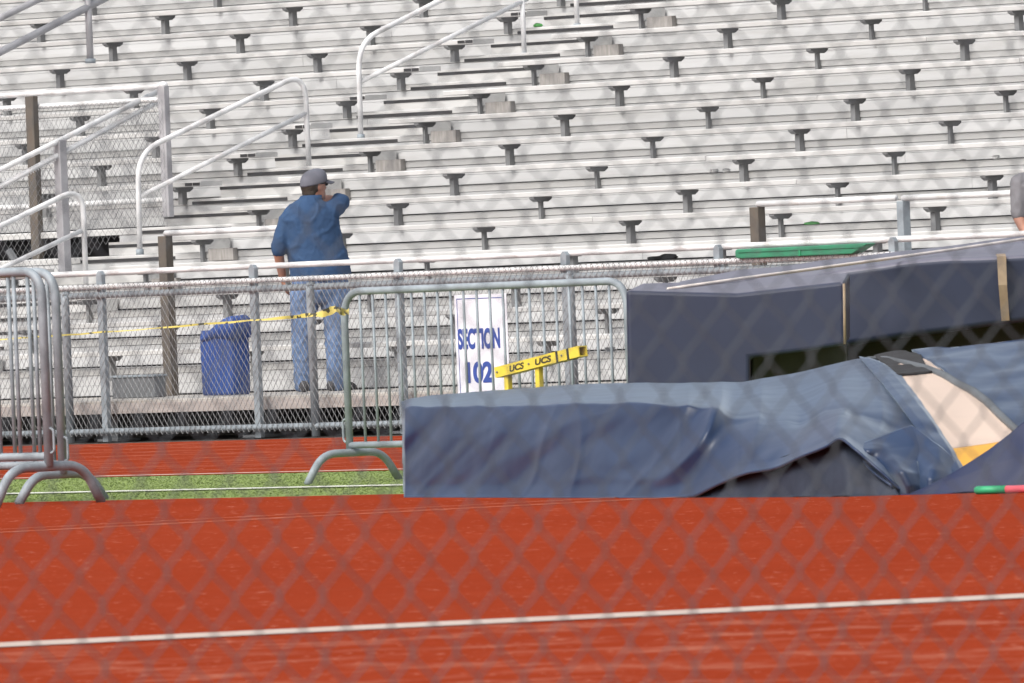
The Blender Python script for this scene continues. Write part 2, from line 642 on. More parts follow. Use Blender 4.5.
import itertools
brk = {}
for r in range(NR - 1):
    for c in range(-14, 7):
        X = c * COLW
        if not seat_ok(X, r):
            continue
        p = Vector((X, r * RUN, zb(r) - 0.05)) - CAM
        d = p.dot(VW)
        sx, sy = 512 + F * p.dot(RX) / d, 341.5 - F * p.dot(UY) / d
        if -12 < sx < 1036 and -12 < sy < 372 and len([1 for q in brk.values() for _ in q]) < 100:
            brk.setdefault(r, []).append(X)
        else:
            bracket_mb(rest, X, r)

for r in range(NR):
    # tread planks
    y0 = Yn(r) if r else -1.92
    y1 = Yn(r + 1) - 0.02 if r < NR - 1 else Yn(r) + 1.6
    tb = MB()
    k = 3 if r else 7
    wdt = (y1 - y0) / k
    for i in range(k):
        z1 = zf(r) if r else 0.33
        if i == 0:
            # nose plank with a rolled front lip
            for xa, xb in ((XL, -14.6), (-14.596, -1.83), (-1.826, XR)):
                j = random.uniform(-0.002, 0.002)
                tb.extr([(y0, z1 - 0.052 + j), (y0 + 0.02, z1 - 0.056 + j), (y0 + wdt - 0.006, z1 - 0.056 + j),
                         (y0 + wdt - 0.006, z1 + j), (y0 + 0.012, z1 + j), (y0, z1 - 0.010 + j)], xa, xb)
        else:
            tb.box(XL, XR, y0 + i * wdt, y0 + (i + 1) * wdt - 0.006, z1 - 0.035, z1)
    tr = tb.build('tread', 'alu' if r else 'tread', BL)
    # riser panel below tread r, from the back of tread r-1
    if r:
        yr = Yn(r) + 0.012
        za, zt = (zf(r - 1) if r > 1 else 0.33) + 0.012, zf(r) - 0.057
        h = zt - za
        prof = [(yr, za), (yr - 0.003, za + 0.003), (yr - 0.003, za + h * 0.47), (yr + 0.002, za + h * 0.485), (yr + 0.002, za + h * 0.505),
                (yr - 0.003, za + h * 0.52), (yr - 0.003, zt), (yr + 0.012, zt), (yr + 0.012, za)]
        rb = MB()
        if r == 6:
            rb.extr(prof, -9.25, -1.0)
            rb.extr(prof, -0.996, XR)
        else:
            o = random.uniform(-2, 2)
            rb.extr(prof, XL, -10.4 + o)
            rb.extr(prof, -10.396 + o, -1.0 + o)
            rb.extr(prof, -0.996 + o, XR)
        rb.build('riser_panel', 'alu_riser', BL)
    # seats
    if r < NR - 1:
        Y, z = r * RUN - 0.11, zb(r)
        sprof = lambda j: [(Y, z + 0.004 + j), (Y + 0.004, z + j), (Y + 0.25, z + j), (Y + 0.25, z + 0.042 + j), (Y + 0.008, z + 0.042 + j), (Y, z + 0.034 + j)]
        for side in (0, 1):
            if side == 0 and r in (4, 5):
                continue
            xa, xb = (XL, LEND) if side == 0 else (REND, XR)
            sb = MB()
            cuts = [xa] + ([xa + 9.1] if side == 0 else [xa + 7.3, xa + 13.5] if r % 2 else [xa + 5.5, xa + 12.8]) + [xb]
            for a, b in zip(cuts, cuts[1:]):
                sb.extr(sprof(random.uniform(-0.003, 0.003)), a, b - 0.005)
            st = sb.build('seat', 'alu', BL)
            for X in brk.get(r, []):
                if (X < -8.2) == (side == 0):
                    b_ = MB()
                    bracket_mb(b_, X, r)
                    b_.build('seat_bracket', 'bracket', st)
            if side == 0 and r >= 6:
                nb = MB()
                for q in (0, 1):
                    nb.box(LEND - 0.21 + q * 0.105, LEND - 0.115 + q * 0.105, Y - 0.004, Y - 0.0005, z + 0.008, z + 0.034)
                nb.build('row_number_plate', 'black', st)
            if side == 1 and 3 <= r <= 14:
                wb = MB()
                wb.box(BX + 0.085, BX + 0.415, Yn(r + 1) - 0.062, Yn(r + 1) - 0.003, zf(r + 1) - 0.080, zf(r + 1) + 0.024)
                wb.build('end_block', 'wood_old', BL, bevel=0.006)
    # aisle: black nosing on every tread and a half step between
    if r >= 2:
        xa, xb = -9.0, -7.72
        n1 = MB().box(xa, xb, Yn(r) - 0.004, Yn(r) - 0.0005, zf(r) - 0.052, zf(r) - 0.026)
        n1.build('nosing_strip', 'black', tr)
    if 1 <= r < NR - 1:
        xa, xb = -9.0, -7.72
        zs = zf(r) + RISE / 2
        hb = MB()
        hb.extr([(Yn(r) + RUN / 2, zs - 0.05), (Yn(r) + RUN / 2 + 0.003, zf(r) + 0.002), (Yn(r + 1) - 0.022, zf(r) + 0.002), (Yn(r + 1) - 0.022, zs), (Yn(r) + RUN / 2, zs)], xa, xb)
        hs = hb.build('half_step', 'alu', BL)
        MB().box(xa, xb, Yn(r) + RUN / 2 - 0.0045, Yn(r) + RUN / 2 - 0.001, zs - 0.048, zs - 0.022).build('nosing_strip', 'black', hs)
rb = rest.build('seat_bracket', 'bracket', BL)
rb['kind'] = 'stuff'
# walkway fascia, supports, and an added back panel against leaking light
fb = MB()
fb.box(XL, XR, -1.93, -1.915, 0.222, 0.305)
fb.build('fascia', 'fascia', BL)
for c in range(-9, 5):
    X = c * COLW + 0.3
    sb = MB()
    sb.box(X - 0.05, X + 0.05, -1.75, -1.65, 0, 0.275)
    sb.box(X - 0.13, X + 0.13, -1.82, -1.58, 0, 0.02)
    sb.box(X - 0.03, X + 0.03, -1.6, 5, 0.19, 0.26)
    sb.build('support_post', 'steel_dark', BL)
    for seg, rr in (([(X - 0.9, -1.2, 0.0), (X - 0.1, -1.2, 0.27)], 0.025), ([(X + 0.1, 0.3, 0), (X + 0.1, 0.3, 0.6)], 0.04), ([(X, 2.0, 0), (X, 2.0, 0.9)], 0.045), ([(X + 0.8, 3.4, 0.4), (X, 3.15, 1.6)], 0.035)):
        if X > -9.4 and rr == 0.035:
            continue
        MB().tube(seg, rr, 6).build('brace', 'steel_dark', BL)
MB().box(XL, XR, Yn(NR) + 0.9, Yn(NR) + 0.95, 0.0, zf(NR - 1) + 1.0).build('light_stop_panel', 'alu_riser', BL)
MB().box(XL, XR, 4.9, 4.95, 0.0, zf(7) - 0.06).build('shade_screen', 'dark_under', BL)  # added dark sheet, shade under the treads put into its colour

# ------------------------------------------------------------------ guard rail along the walkway
GY = -2.03
GR = thing('guard_rail', 'long white pipe rail on flat grey posts along the bleacher front', 'railing', (1.5, GY, 0))
gp = [at_Y(100, 262, GY), at_Y(253, 265, GY), at_Y(398, 262, GY), at_Y(565, 256, GY), at_Y(718, 249, GY), at_Y(893, 237, GY)]
xs = [gp[0].x - 3.74, gp[0].x - 1.87] + [p.x for p in gp] + [gp[-1].x + 1.85]
for X in xs:
    pb = MB()
    hw = 0.034
    b = len(pb.v)
    prof = [(X - hw, 0.0), (X + hw, 0.0), (X + hw, 1.345), (X + 0.012, 1.375), (X - 0.012, 1.375), (X - hw, 1.345)]
    pb.extr([(p, q) for p, q in prof], GY - 0.022, GY + 0.022, axis=1)
    pb.build('post', 'steel', GR, bevel=0.004)
rl = MB()
r0, r1 = at_Y(50, 275, GY + 0.06), at_Y(1000, 235, GY + 0.06)
rz = (r0.z + r1.z) / 2
rl.tube([(-14, GY + 0.045, rz), (11, GY + 0.045, rz)], 0.023, 10)
rl.build('rail', 'white_rail', GR, True)

# ------------------------------------------------------------------ chain-link fence in front of the bleachers
FY = -2.085
CF = thing('chain_link_fence', 'sharp galvanised chain-link fence with grey pipes in front of the bleachers', 'fence', (0, FY, 0))
FT = 1.20
chain_link((-7.2, FY - 0.032, 0.05), (1, 0, 0), (0, 0, 1), 18.2, 1.185, 0.0025, sides=4, barbs=True).build('wire_mesh', 'wire', CF)
MB().tube([(-7.2, FY + 0.028, FT - 0.02), (11, FY + 0.028, FT - 0.02)], 0.026, 10).build('top_rail', 'steel', CF, True)
MB().tube([(-7.2, FY + 0.006, FT + 0.046), (11, FY + 0.006, FT + 0.046)], 0.020, 10).build('upper_rail', 'white_rail', CF, True)
MB().tube([(-7.2, FY - 0.005, 0.085), (11, FY - 0.005, 0.085)], 0.024, 10).build('bottom_rail', 'steel', CF, True)
for px, py in ((65, 295), (310, 285), (570, 273), (-190, 300), (840, 262)):
    X = at_Y(px, py, FY).x
    pb = MB()
    pb.tube([(X, FY - 0.002, 0), (X, FY - 0.002, FT - 0.06), (X, FY - 0.002, FT - 0.012)], [0.034, 0.034, 0.031], 12)
    fp = pb.build('post', 'steel', CF, True)
    MB().ball((X, FY + 0.01, FT - 0.004), 0.030, 0.045, 0.026, n=12, m=8).build('cap', 'steel', fp, True)

# ------------------------------------------------------------------ sign on the fence
SY = FY - 0.05
sl, sr, sbm = at_Y(454, 296, SY), at_Y(506, 292.5, SY), at_Y(460, 392, SY)
SG = thing('section_sign', 'white sign reading SECTION 102 in blue letters on the chain-link fence', 'sign', ((sl.x + sr.x) / 2, SY, 0))
x0, x1, zt, zl = sl.x, sr.x, (sl.z + sr.z) / 2, sbm.z - 0.10
MB().box(x0, x1, SY, SY + 0.004, zl, zt).build('panel', 'sign_white', SG)
bd = MB()
e, t = 0.028, 0.006
for a in ((x0 + e, x1 - e, zt - e - t, zt - e), (x0 + e, x1 - e, zl + e, zl + e + t), (x0 + e, x0 + e + t, zl + e + t, zt - e - t), (x1 - e - t, x1 - e, zl + e + t, zt - e - t)):
    bd.box(a[0], a[1], SY - 0.002, SY - 0.0005, a[2], a[3])
bd.build('border', 'sign_blue', SG)
cx = (x0 + x1) / 2


def fit_text(txt, x0, x1, z0, z1, bold):
    me = text_mesh(txt, 1.0, 0.0, bold, spacing=1.0)
    ax = [v.co.x for v in me.vertices]
    ay = [v.co.y for v in me.vertices]
    kx, ky = (x1 - x0) / (max(ax) - min(ax)), (z1 - z0) / (max(ay) - min(ay))
    mx_, my_ = (max(ax) + min(ax)) / 2, (max(ay) + min(ay)) / 2
    for v in me.vertices:
        v.co.x = (v.co.x - mx_) * kx
        v.co.y = (v.co.y - my_) * ky
    return me


tl, trr = at_Y(458, 338, SY), at_Y(500, 335, SY)
za, zc = at_Y(480, 349, SY).z, at_Y(480, 328, SY).z
put_text(fit_text('SECTION', tl.x, trr.x, za, zc, 0.045), 'lettering', 'sign_blue', SG, ((tl.x + trr.x) / 2, SY - 0.003, (za + zc) / 2), (1, 0, 0), (0, 0, 1))
tl, trr = at_Y(467, 372, SY), at_Y(493, 371, SY)
za, zc = at_Y(480, 383, SY).z, at_Y(480, 361.5, SY).z
put_text(fit_text('102', tl.x, trr.x, za, zc, 0.045), 'lettering', 'sign_blue', SG, ((tl.x + trr.x) / 2, SY - 0.003, (za + zc) / 2), (1, 0, 0), (0, 0, 1))

# ------------------------------------------------------------------ aisle handrails (parallel to the steps)
AX = -8.27


def handrail(pts_px, mids, posts, X, name, label, m='white_rail', r=0.024, rr=0.24, group=None):
    """loop, middle rail and posts, all standing in the plane of one aisle"""
    P = [at_X(x, y, X) for x, y in pts_px]
    o = thing(name, label, 'handrail', P[0], group)
    MB().tube(rounded(P, rr), r, 10).build('loop_rail', m, o, True)
    for a, b in mids:
        MB().tube([at_X(*a, X), at_X(*b, X)], r * 0.92, 10).build('middle_rail', m, o, True)
    for a, b in posts:
        A, B = at_X(*a, X), at_X(*b, X)
        pb = MB()
        pb.tube([A, Vector((A.x, A.y, B.z))], r * 0.95, 10)
        pb.build('post', m, o, True)
        MB().tube([Vector((A.x, A.y, B.z - 0.012)), Vector((A.x, A.y, B.z + 0.03))], r * 1.45, 10).build('foot_flange', 'steel', o, True)
    for p in (P[0], P[-1]):
        if 20 < p.z * 100 < 400 and p in (P[0],):
            MB().tube([p, p + Vector((0, 0, 0.05))], r * 1.45, 10).build('foot_flange', 'steel', o, True)
    return o


G_H = 'white looped handrails up the bleacher aisle'
handrail([(140, 255), (137.5, 153), (304.5, 72.5), (309, 166)], [((139, 197), (306, 113))], [], AX, 'handrail',
         'white looped pipe handrail rising up the aisle just behind the man in the cap', group=G_H)
handrail([(361, 140), (358, 42), (610, -85), (617, -10)], [((360, 82), (527, -1))], [((522, -2), (524, 56)), ((575, -30), (576, 27))], AX, 'handrail',
         'white looped pipe handrail in the upper aisle, cut off by the top of the photo', group=G_H)
handrail([(-90, 370), (-90, 270), (82.5, 186.5), (86, 284)], [((-90, 312), (81, 231))], [], -8.15, 'handrail',
         'lowest white looped handrail, at the left edge beside the chain-link stair panel', group=G_H)
gh = handrail([(-70, 160), (-70, 88), (170, -35)], [((-70, 52), (120, -40))], [((87, -20), (90, 62))], -13.2, 'handrail',
              'thick grey pipe handrail crossing the upper left corner', 'grey_rail', 0.034, 0.05)

# ------------------------------------------------------------------ chain-link panels beside the stair
PY_ = 3.3
PL = thing('fence_panel', 'chain-link guard panel on the landing with brown post and white top pipes', 'fence', (-10, PY_, zf(6)))
px_r, px_l = at_Y(165, 100, PY_).x, -15.5
zt1, zt2, zbm = at_Y(82, 91, PY_).z, at_Y(82, 104, PY_).z, at_Y(80, 204, PY_).z
for z, nm in ((zt1, 'top_rail'), (zt2, 'second_rail'), (zbm, 'bottom_rail')):
    MB().tube([(px_l, PY_, z), (px_r, PY_, z)], 0.024, 10).build(nm, 'white_rail', PL, True)
chain_link((px_l, PY_ - 0.03, zbm - 0.30), (1, 0, 0), (0, 0, 1), px_r - px_l, zt2 - zbm + 0.30, 0.0021).build('wire_mesh', 'wire', PL)
pb = MB()
pr = at_Y(163, 86, PY_)
MB().box(pr.x - 0.045, pr.x + 0.045, PY_ - 0.03, PY_ + 0.03, at_Y(168, 217, PY_).z, pr.z).build('post', 'grey_rail', PL, bevel=0.006)
MB().ball((pr.x, PY_, pr.z + 0.01), 0.05, 0.04, 0.03, n=12, m=8).build('cap', 'white_rail', PL, True)
pr = at_Y(37, 96, PY_)
MB().box(pr.x - 0.055, pr.x + 0.055, PY_ - 0.095, PY_ - 0.035, zf(5), pr.z).build('timber_post', 'brown_post', PL, bevel=0.006)

SX = -8.95
SP = thing('stair_side_panel', 'sloping chain-link stair panel with white pipe and grey posts at far left', 'fence', at_X(65, 270, SX))
a, b = at_X(165, 88, SX), at_X(-60, 200, SX)
MB().tube([a, b], 0.025, 10).build('top_rail', 'white_rail', SP, True)
a2, b2 = at_X(163, 99, SX), at_X(-60, 219, SX)
MB().tube([a2, b2], 0.021, 8).build('second_rail', 'white_rail', SP, True)
bar = MB()
dv = (b2 - a2)
for k in range(90):
    p = a2 + dv * (k / 90)
    bar.tube([p + Vector((0.012, 0, -0.03)), p + Vector((-0.02, 0.01, 0.022)), p + Vector((0.012, 0.03, 0.032))], 0.006, 4)
bar.build('wire_tie', 'white_rail', SP)
# mesh below the sloping rail
mb = MB()
full = chain_link((SX - 0.03, b2.y, 0), (0, 1, 0), (0, 0, 1), a2.y - b2.y, 4.2, 0.0021)
ds = (a2.z - b2.z) / (a2.y - b2.y)
keep = lambda p: (p.z < b2.z + (p.y - b2.y) * ds) and (p.z > b2.z + (p.y - b2.y) * ds - 1.0)
for fc in full.f:
    q = [full.v[i] for i in fc]
    if all(keep(p) for p in q):
        k = len(mb.v)
        mb.v += q
        mb.f.append([k, k + 1, k + 2, k + 3])
mb.build('wire_mesh', 'wire', SP)
for (x, y, yb) in ((60, 140, 272), (-58, 200, 330)):
    p, q = at_X(x, y, SX), at_X(x + 5, yb, SX)
    MB().box(SX - 0.05, SX + 0.04, p.y - 0.04, p.y + 0.04, q.z, p.z).build('post', 'grey_rail', SP, bevel=0.006)

# ------------------------------------------------------------------ brown / grey posts on the walkway with short rails
WPY = -0.35
for (x, y, x2, y2, lab, m, ww, pname) in (
        (165, 236, 285, 228.5, 'brown weathered post with a short white rail left of the man', 'brown_post', 0.05, 'walkway_post'),
        (757, 207, 897, 201, 'brown weathered post with a short white rail above the green tray', 'brown_post', 0.05, 'walkway_post'),
        (903, 201, 1060, 193, 'grey steel post with a short white rail near the man in grey', 'steel', 0.036, 'walkway_post')):
    p, q = at_Y(x, y, WPY), at_Y(x2, y2, WPY)
    t = thing(pname, lab, 'post', (p.x, WPY, 0.33), 'posts standing on the walkway')
    MB().box(p.x - ww, p.x + ww, WPY - 0.04, WPY + 0.04, 0.33, p.z).build('post', m, t, bevel=0.006)
    MB().tube([(p.x + ww * 0.4, WPY - 0.01, p.z + 0.022), (q.x, WPY - 0.01, p.z + 0.022)], 0.024, 10).build('rail', 'white_rail', t, True)

# ------------------------------------------------------------------ crowd barriers


def barrier(L, H, zr, step, r, foot_w, foot_h, rb):
    t = thing('crowd_barrier', '', 'barrier', (0, 0, 0))
    frame = rounded([(0, 0, foot_h), (0, 0, H), (L, 0, H), (L, 0, foot_h)], 0.17, 8)
    MB().tube(frame, r, 12).build('frame', 'steel', t, True)
    MB().tube([(0, 0, zr), (L, 0, zr)], r * 0.9, 10).build('bottom_rail', 'steel', t, True)
    for i in range(1, int(L / step) + 1):
        if i * step + 0.03 > L - 0.05:
            break
        MB().tube([(i * step + 0.03, 0, zr), (i * step + 0.03, 0, H)], rb, 8).build('bar', 'steel', t, True)
    for x in (0.02, L - 0.02):
        ft = rounded([(x, -foot_w / 2, 0.0), (x, -foot_w / 2 + 0.13, foot_h), (x, foot_w / 2 - 0.13, foot_h), (x, foot_w / 2, 0.0)], 0.17, 7)
        f_ = MB().tube(ft, r * 1.05, 12).build('foot', 'steel', t, True)
    for sgn, x in ((-1, 0), (1, L)):
        hk = rounded([(x, 0, zr + 0.02), (x + sgn * 0.055, 0, zr + 0.02), (x + sgn * 0.055, 0, zr + 0.16), (x, 0, zr + 0.16)], 0.03, 4)
        MB().tube(hk, 0.008, 6).build('hook', 'steel', t, True)
    return t


b1 = barrier(2.60, 1.165, 0.225, 0.1208, 0.023, 0.74, 0.18, 0.0085)
b1.location = (16.88, -16.50, 0)
tag(b1, 'low galvanised crowd barrier standing in front of the SECTION 102 sign', 'barrier', 'galvanised crowd barriers')
b2_ = barrier(2.3, 1.365, 0.285, 0.183, 0.027, 0.80, 0.225, 0.012)
pA = at_Z(44, 505.5)
b2_.location = (pA.x - 2.3, pA.y + 0.05, 0)
tag(b2_, 'tall crowd barrier with the wider arched foot, front one at the left edge', 'barrier', 'galvanised crowd barriers')
b3 = barrier(2.3, 1.36, 0.22, 0.183, 0.027, 0.66, 0.165, 0.012)
pB = at_Z(57.5, 502.0)
b3.location = (pB.x - 2.3, pB.y + 0.05, 0)
tag(b3, 'tall crowd barrier with the lower narrow foot, half hidden at the left edge', 'barrier', 'galvanised crowd barriers')

# caution tape from the low barrier to the far left
tp = [at_d(349, 311, 77.95), at_d(343, 311.5, 77.9), at_d(336, 308.5, 77.85), at_d(322, 314, 77.9), at_d(300, 316.5, 78.1), at_d(250, 320.5, 78.5),
      at_d(170, 327, 79.0), at_d(80, 334, 79.8), at_d(-30, 341.5, 80.5), at_d(-160, 349, 81.5)]
wd_ = [0.045, 0.045, 0.055, 0.045, 0.022, 0.014, 0.011, 0.010, 0.010, 0.010]
P = [[], []]
for i, p in enumerate(tp[:-1]):
    for k in range(12):
        s_ = k / 12
        c = p.lerp(tp[i + 1], s_)
        w = wd_[i] * (1 - s_) + wd_[i + 1] * s_
        an = 0.5 + 0.9 * math.sin((i * 12 + k) * 0.35)
        dv = Vector((0, 0, 1)) * math.cos(an * 0.7) + HV * math.sin(an * 0.7)
        wob = Vector((0, 0, 1)) * (noise.noise(c * 5) * 0.012 * (1 if i < 4 else 0.3))
        P[0].append(c + dv * w / 2 + wob)
        P[1].append(c - dv * w / 2 + wob)
tag(MB().grid(P).build('caution_tape', 'tape'), 'yellow caution tape stretched from the low barrier towards the left edge', 'tape')

# ------------------------------------------------------------------ landing mats


def catmull(xs, ys, x):
    n = len(xs)
    if x <= xs[0]:
        return ys[0]
    if x >= xs[-1]:
        return ys[-1]
    i = 0
    while xs[i + 1] < x:
        i += 1
    t = (x - xs[i]) / (xs[i + 1] - xs[i])
    h = xs[i + 1] - xs[i]
    m0 = (ys[i + 1] - ys[max(i - 1, 0)]) / (xs[i + 1] - xs[max(i - 1, 0)]) * h
    m1 = (ys[min(i + 2, n - 1)] - ys[i]) / (xs[min(i + 2, n - 1)] - xs[i]) * h
    return (2 * t ** 3 - 3 * t * t + 1) * ys[i] + (t ** 3 - 2 * t * t + t) * m0 + (-2 * t ** 3 + 3 * t * t) * ys[i + 1] + (t ** 3 - t * t) * m1


CM = thing('covered_landing_mat', 'low landing mat under a crumpled blue tarp on the red track', 'landing mat', at_Z(700, 498))
DF = lambda x: catmull([400, 500, 600, 700, 800, 920, 1024, 1100], [72.2, 70.8, 69.5, 68.4, 67.5, 66.8, 66.6, 66.5], x)
# stations: hem, front crest, back crest (image rows of the drape at its true depths)
ST = [(404, 498, 411, 401), (412, 499, 407.5, 398.5), (440, 499.5, 407, 394.5), (500, 500, 407, 390), (560, 500, 406, 385.5), (600, 499.5, 405, 383.5), (660, 499.5, 404, 383),
      (690, 497, 403, 382.5), (720, 483, 413, 382), (745, 473, 417, 381), (775, 467, 420, 376.5), (800, 456, 420, 371.5), (825, 446, 412, 366), (840, 438, 408, 362.5),
      (856, 449, 409, 359.5), (880, 470, 416, 356), (905, 490, 424, 353), (975, 494, 440, 346), (1110, 488, 430, 333)]
sx_ = [s[0] for s in ST]


def drape(x, t):
    """surface of the tarp: t 0 hem, 1 front crest, 2 back crest, 3 back hem"""
    yb = catmull(sx_, [s[1] for s in ST], x)
    yf = catmull(sx_, [s[2] for s in ST], x)
    yk = catmull(sx_, [s[3] for s in ST], x)
    d0 = DF(x)
    sl = min(max((x - 680) / 120, 0), 1)
    dfc = 0.20 + 0.78 * sl
    # the hem that hangs free stands off the mat
    if t <= 1:
        y = yb + (yf - yb) * (t ** (1.0 if sl > 0.5 else 0.97))
        lift = max(0.0, min(1.0, (499 - yb) / 50))
        d = d0 - 0.25 * lift * (1 - t) + dfc * (t * t * (0.75) + t * 0.25)
    elif t <= 2:
        u = t - 1
        y = yf + (yk - yf) * (u ** 0.8)
        d = d0 + dfc + (3.3 - 0.5 * sl) * u
    else:
        u = t - 2
        y = yk + 60 * u * u + 2 * u
        d = d0 + dfc + (3.3 - 0.5 * sl) + 0.35 * u
    return y, d


def wrinkle(p, x, t):
    q = Vector((p.dot(HR), p.dot(HV), p.z))
    # long diagonal creases on the front, softer ones on top
    # creases that climb to the right on the front, broad ones on top
    s = q.x * 0.62 - q.z * 0.62
    o = q.x * 0.62 + q.z * 0.62
    w = noise.noise(Vector((q.x * 0.9, q.z * 1.4, 9.0)))
    a = noise.noise(Vector((s * 3.6 + w * 0.9, o * 0.9, 3.1)))
    b = noise.noise(Vector((s * 8.5 + w * 1.6, o * 2.4, 7.7)))
    c = noise.noise(q * 6.0)
    e = abs(noise.noise(Vector((s * 2.6 + w, o * 1.3, 21.0))))
    k = min(max((t - 0.7) / 0.5, 0), 1)
    amp = (0.15 - 0.115 * k * k * (3 - 2 * k)) * (1 if t < 1.6 else max(0.15, 1 - (t - 1.6) * 2.1))
    if t < 0.2:
        amp *= 0.35 + t * 3.2
    r = a * 0.40 + b * 0.34 + (0.20 - e) * 1.0 + 0.10 * noise.noise(Vector((s * 17 + w * 2, o * 5.0, 2.2)))
    g = max(0.0, 0.15 - abs(noise.noise(Vector((s * 2.1 + w * 0.8, o * 0.55, 33.0))))) / 0.15
    g2 = max(0.0, 0.12 - abs(noise.noise(Vector((s * 3.4 - w, o * 1.5, 44.0))))) / 0.12
    r += 0.26 * g ** 1.4 + 0.14 * g2 ** 1.3
    return r * amp + c * 0.008 * (1 - 0.6 * k) + (0.07 * (1 - t / 0.16) ** 1.5 if t < 0.16 else 0)


def depth_at(x, y):
    lo, hi = 0.0, 2.0
    for _ in range(40):
        m = (lo + hi) / 2
        if drape(x, m)[0] > y:
            lo = m
        else:
            hi = m
    return drape(x, (lo + hi) / 2)[1]


def tarp_patch(x_of, name, m, us, ts, dd=0.0, wr=1.0, thick=0.012):
    P = []
    for t in ts:
        row = []
        for u in us:
            x = x_of(u, t)
            y, d = drape(x, t)
            p = at_d(x, y, d + dd)
            k = min(max((t - 0.7) / 0.5, 0), 1)
            k = k * k * (3 - 2 * k)
            n = -HV * (1 - 0.7 * k) + Vector((0, 0, k))
            n.normalize()
            p = p + n * wrinkle(p, x, t) * wr
            p.z = max(p.z, 0.006)
            row.append(p)
        P.append(row)
    o = MB().grid(P).build(name, m, CM, True)
    md = o.modifiers.new('thickness', 'SOLIDIFY')
    md.thickness = thick
    md.offset = -1
    return o


def rng(a, b, n):
    return [a + (b - a) * i / (n - 1) for i in range(n)]


TS = rng(0, 0.85, 40) + rng(0.87, 1.15, 22) + rng(1.18, 2.0, 40) + rng(2.05, 3.0, 12)
# main drape, from the left end to the opening whose edge slants down to the right
edge = lambda t: catmull([0, 0.35, 1.0, 1.5, 2.0, 3.0], [974, 958, 936, 903, 868, 858], t)
tarp_patch(lambda u, t: 404 + (edge(t) - 404) * u, 'tarp', 'tarp', rng(0, 1, 320), TS)
# closed left end of the drape
P = []
for i in range(24):
    t = i / 23 * 2
    y, d = drape(404, t)
    y2, d2 = drape(404, 2)
    p = at_d(404, y, d)
    q = p + HV * (3.3 - (d - drape(404, 0)[1])) * 1.0
    q.z = min(p.z, 0.56)
    P.append([p.lerp(q, k / 10) + HR * (0.02 * math.sin(k * 0.9 + t * 2)) for k in range(11)])
MB().grid(P).build('tarp_end', 'tarp', CM, True)
# the mat under it
bb = MB()
P = []
for t in rng(0, 2, 30) + [2.6, 3]:
    row = []
    for x in rng(412, 1105, 120):
        y, d = drape(x, t)
        if t < 1:
            yb = 499 - (0 if x < 905 else (x - 905) * 0.05)
            yf = drape(x, 1)[0]
            y = yb + (yf + 5 - yb) * t
            d = DF(x) + 0.30 + 0.55 * t * min(max((x - 680) / 120, 0), 1)
        p = at_d(x, y + 1.5, d + 0.16)
        p.z = max(p.z - 0.03, 0.001)
        row.append(p)
    P.append(row)
P.append([Vector((p.x, p.y, 0.0)) for p in P[-1]])
bb.grid(P)
nc = len(P[0])
bb.f.append([i * nc + nc - 1 for i in range(len(P))])
bb.f.append([i * nc for i in range(len(P))][::-1])
bb.build('mat_body', 'olive_black', CM)


def fit_patch(poly_rows, name, m, lift, nu=24, smooth=True, wob=0.0, thick=0.012, freq=4.5, on_drape=False):
    """cloth patch from rows of (x, y, depth offset from the drape front)"""
    P = []
    R = len(poly_rows)
    for a in rng(0, R - 1, nu):
        i = min(int(a), R - 2)
        f = a - i
        row = []
        r0, r1 = poly_rows[i], poly_rows[i + 1]
        k = len(r0)
        for bq in rng(0, k - 1, nu):
            j = min(int(bq), k - 2)
            g = bq - j
            mix = lambda A, B, C_, D: (A * (1 - g) + B * g) * (1 - f) + (C_ * (1 - g) + D * g) * f
            x, y, d = (mix(r0[j][q], r0[j + 1][q], r1[j][q], r1[j + 1][q]) for q in range(3))
            p = at_d(x, y, (depth_at(x, y) + d if on_drape else DF(x) + d) - lift)
            if wob:
                p += -HV * ((0.5 - 1.6 * abs(noise.noise(p * freq))) * wob) + Vector((0, 0, noise.noise(p * freq * 1.4 + Vector((9, 2, 4))) * wob * 0.5))
            p.z = max(p.z, 0.006)
            row.append(p)
        P.append(row)
    o = MB().grid(P).build(name, m, CM, smooth)
    md = o.modifiers.new('thickness', 'SOLIDIFY')
    md.thickness = thick
    md.offset = -1
    return o


# exposed cream mat with its yellow edge
fit_patch([[(880, 362, 0), (916, 360, 0), (945, 362, 0)], [(895, 376, 0), (930, 373, 0), (960, 372, 0)], [(918, 415, 0), (975, 410, 0), (1022, 405, 0)],
           [(943, 452, 0), (990, 446, 0), (1035, 438, 0)]], 'mat_top', 'beige', 0.03, nu=40, on_drape=True)
fit_patch([[(943, 452, 0), (990, 445.5, 0), (1035, 437.5, 0)], [(955, 482, 0), (1000, 476, 0), (1045, 468, 0)]], 'mat_edge', 'mat_yellow', 0.033, on_drape=True)
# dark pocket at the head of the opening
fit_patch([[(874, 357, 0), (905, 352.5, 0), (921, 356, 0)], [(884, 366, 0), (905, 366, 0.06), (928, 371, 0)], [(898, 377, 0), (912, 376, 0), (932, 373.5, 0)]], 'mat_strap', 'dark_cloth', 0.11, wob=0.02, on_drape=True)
# turned-back edge of the drape along the opening
fit_patch([[(860, 358.5, 0), (868, 359, -0.10), (881, 364, -0.12), (897, 373, 0)], [(884, 386, 0), (893, 388, -0.10), (906, 391, -0.12), (915, 396, 0)], [(910, 420, 0), (918, 420, -0.09), (930, 422, -0.10), (934, 424, 0)],
           [(934, 452, 0), (941, 452, -0.06), (949, 452, -0.07), (953, 453, 0)], [(956, 484, 0), (960, 483, -0.04), (965, 481, -0.04), (968, 478, 0)]], 'tarp_fold', 'tarp', 0.05, nu=50, wob=0.012, on_drape=True)
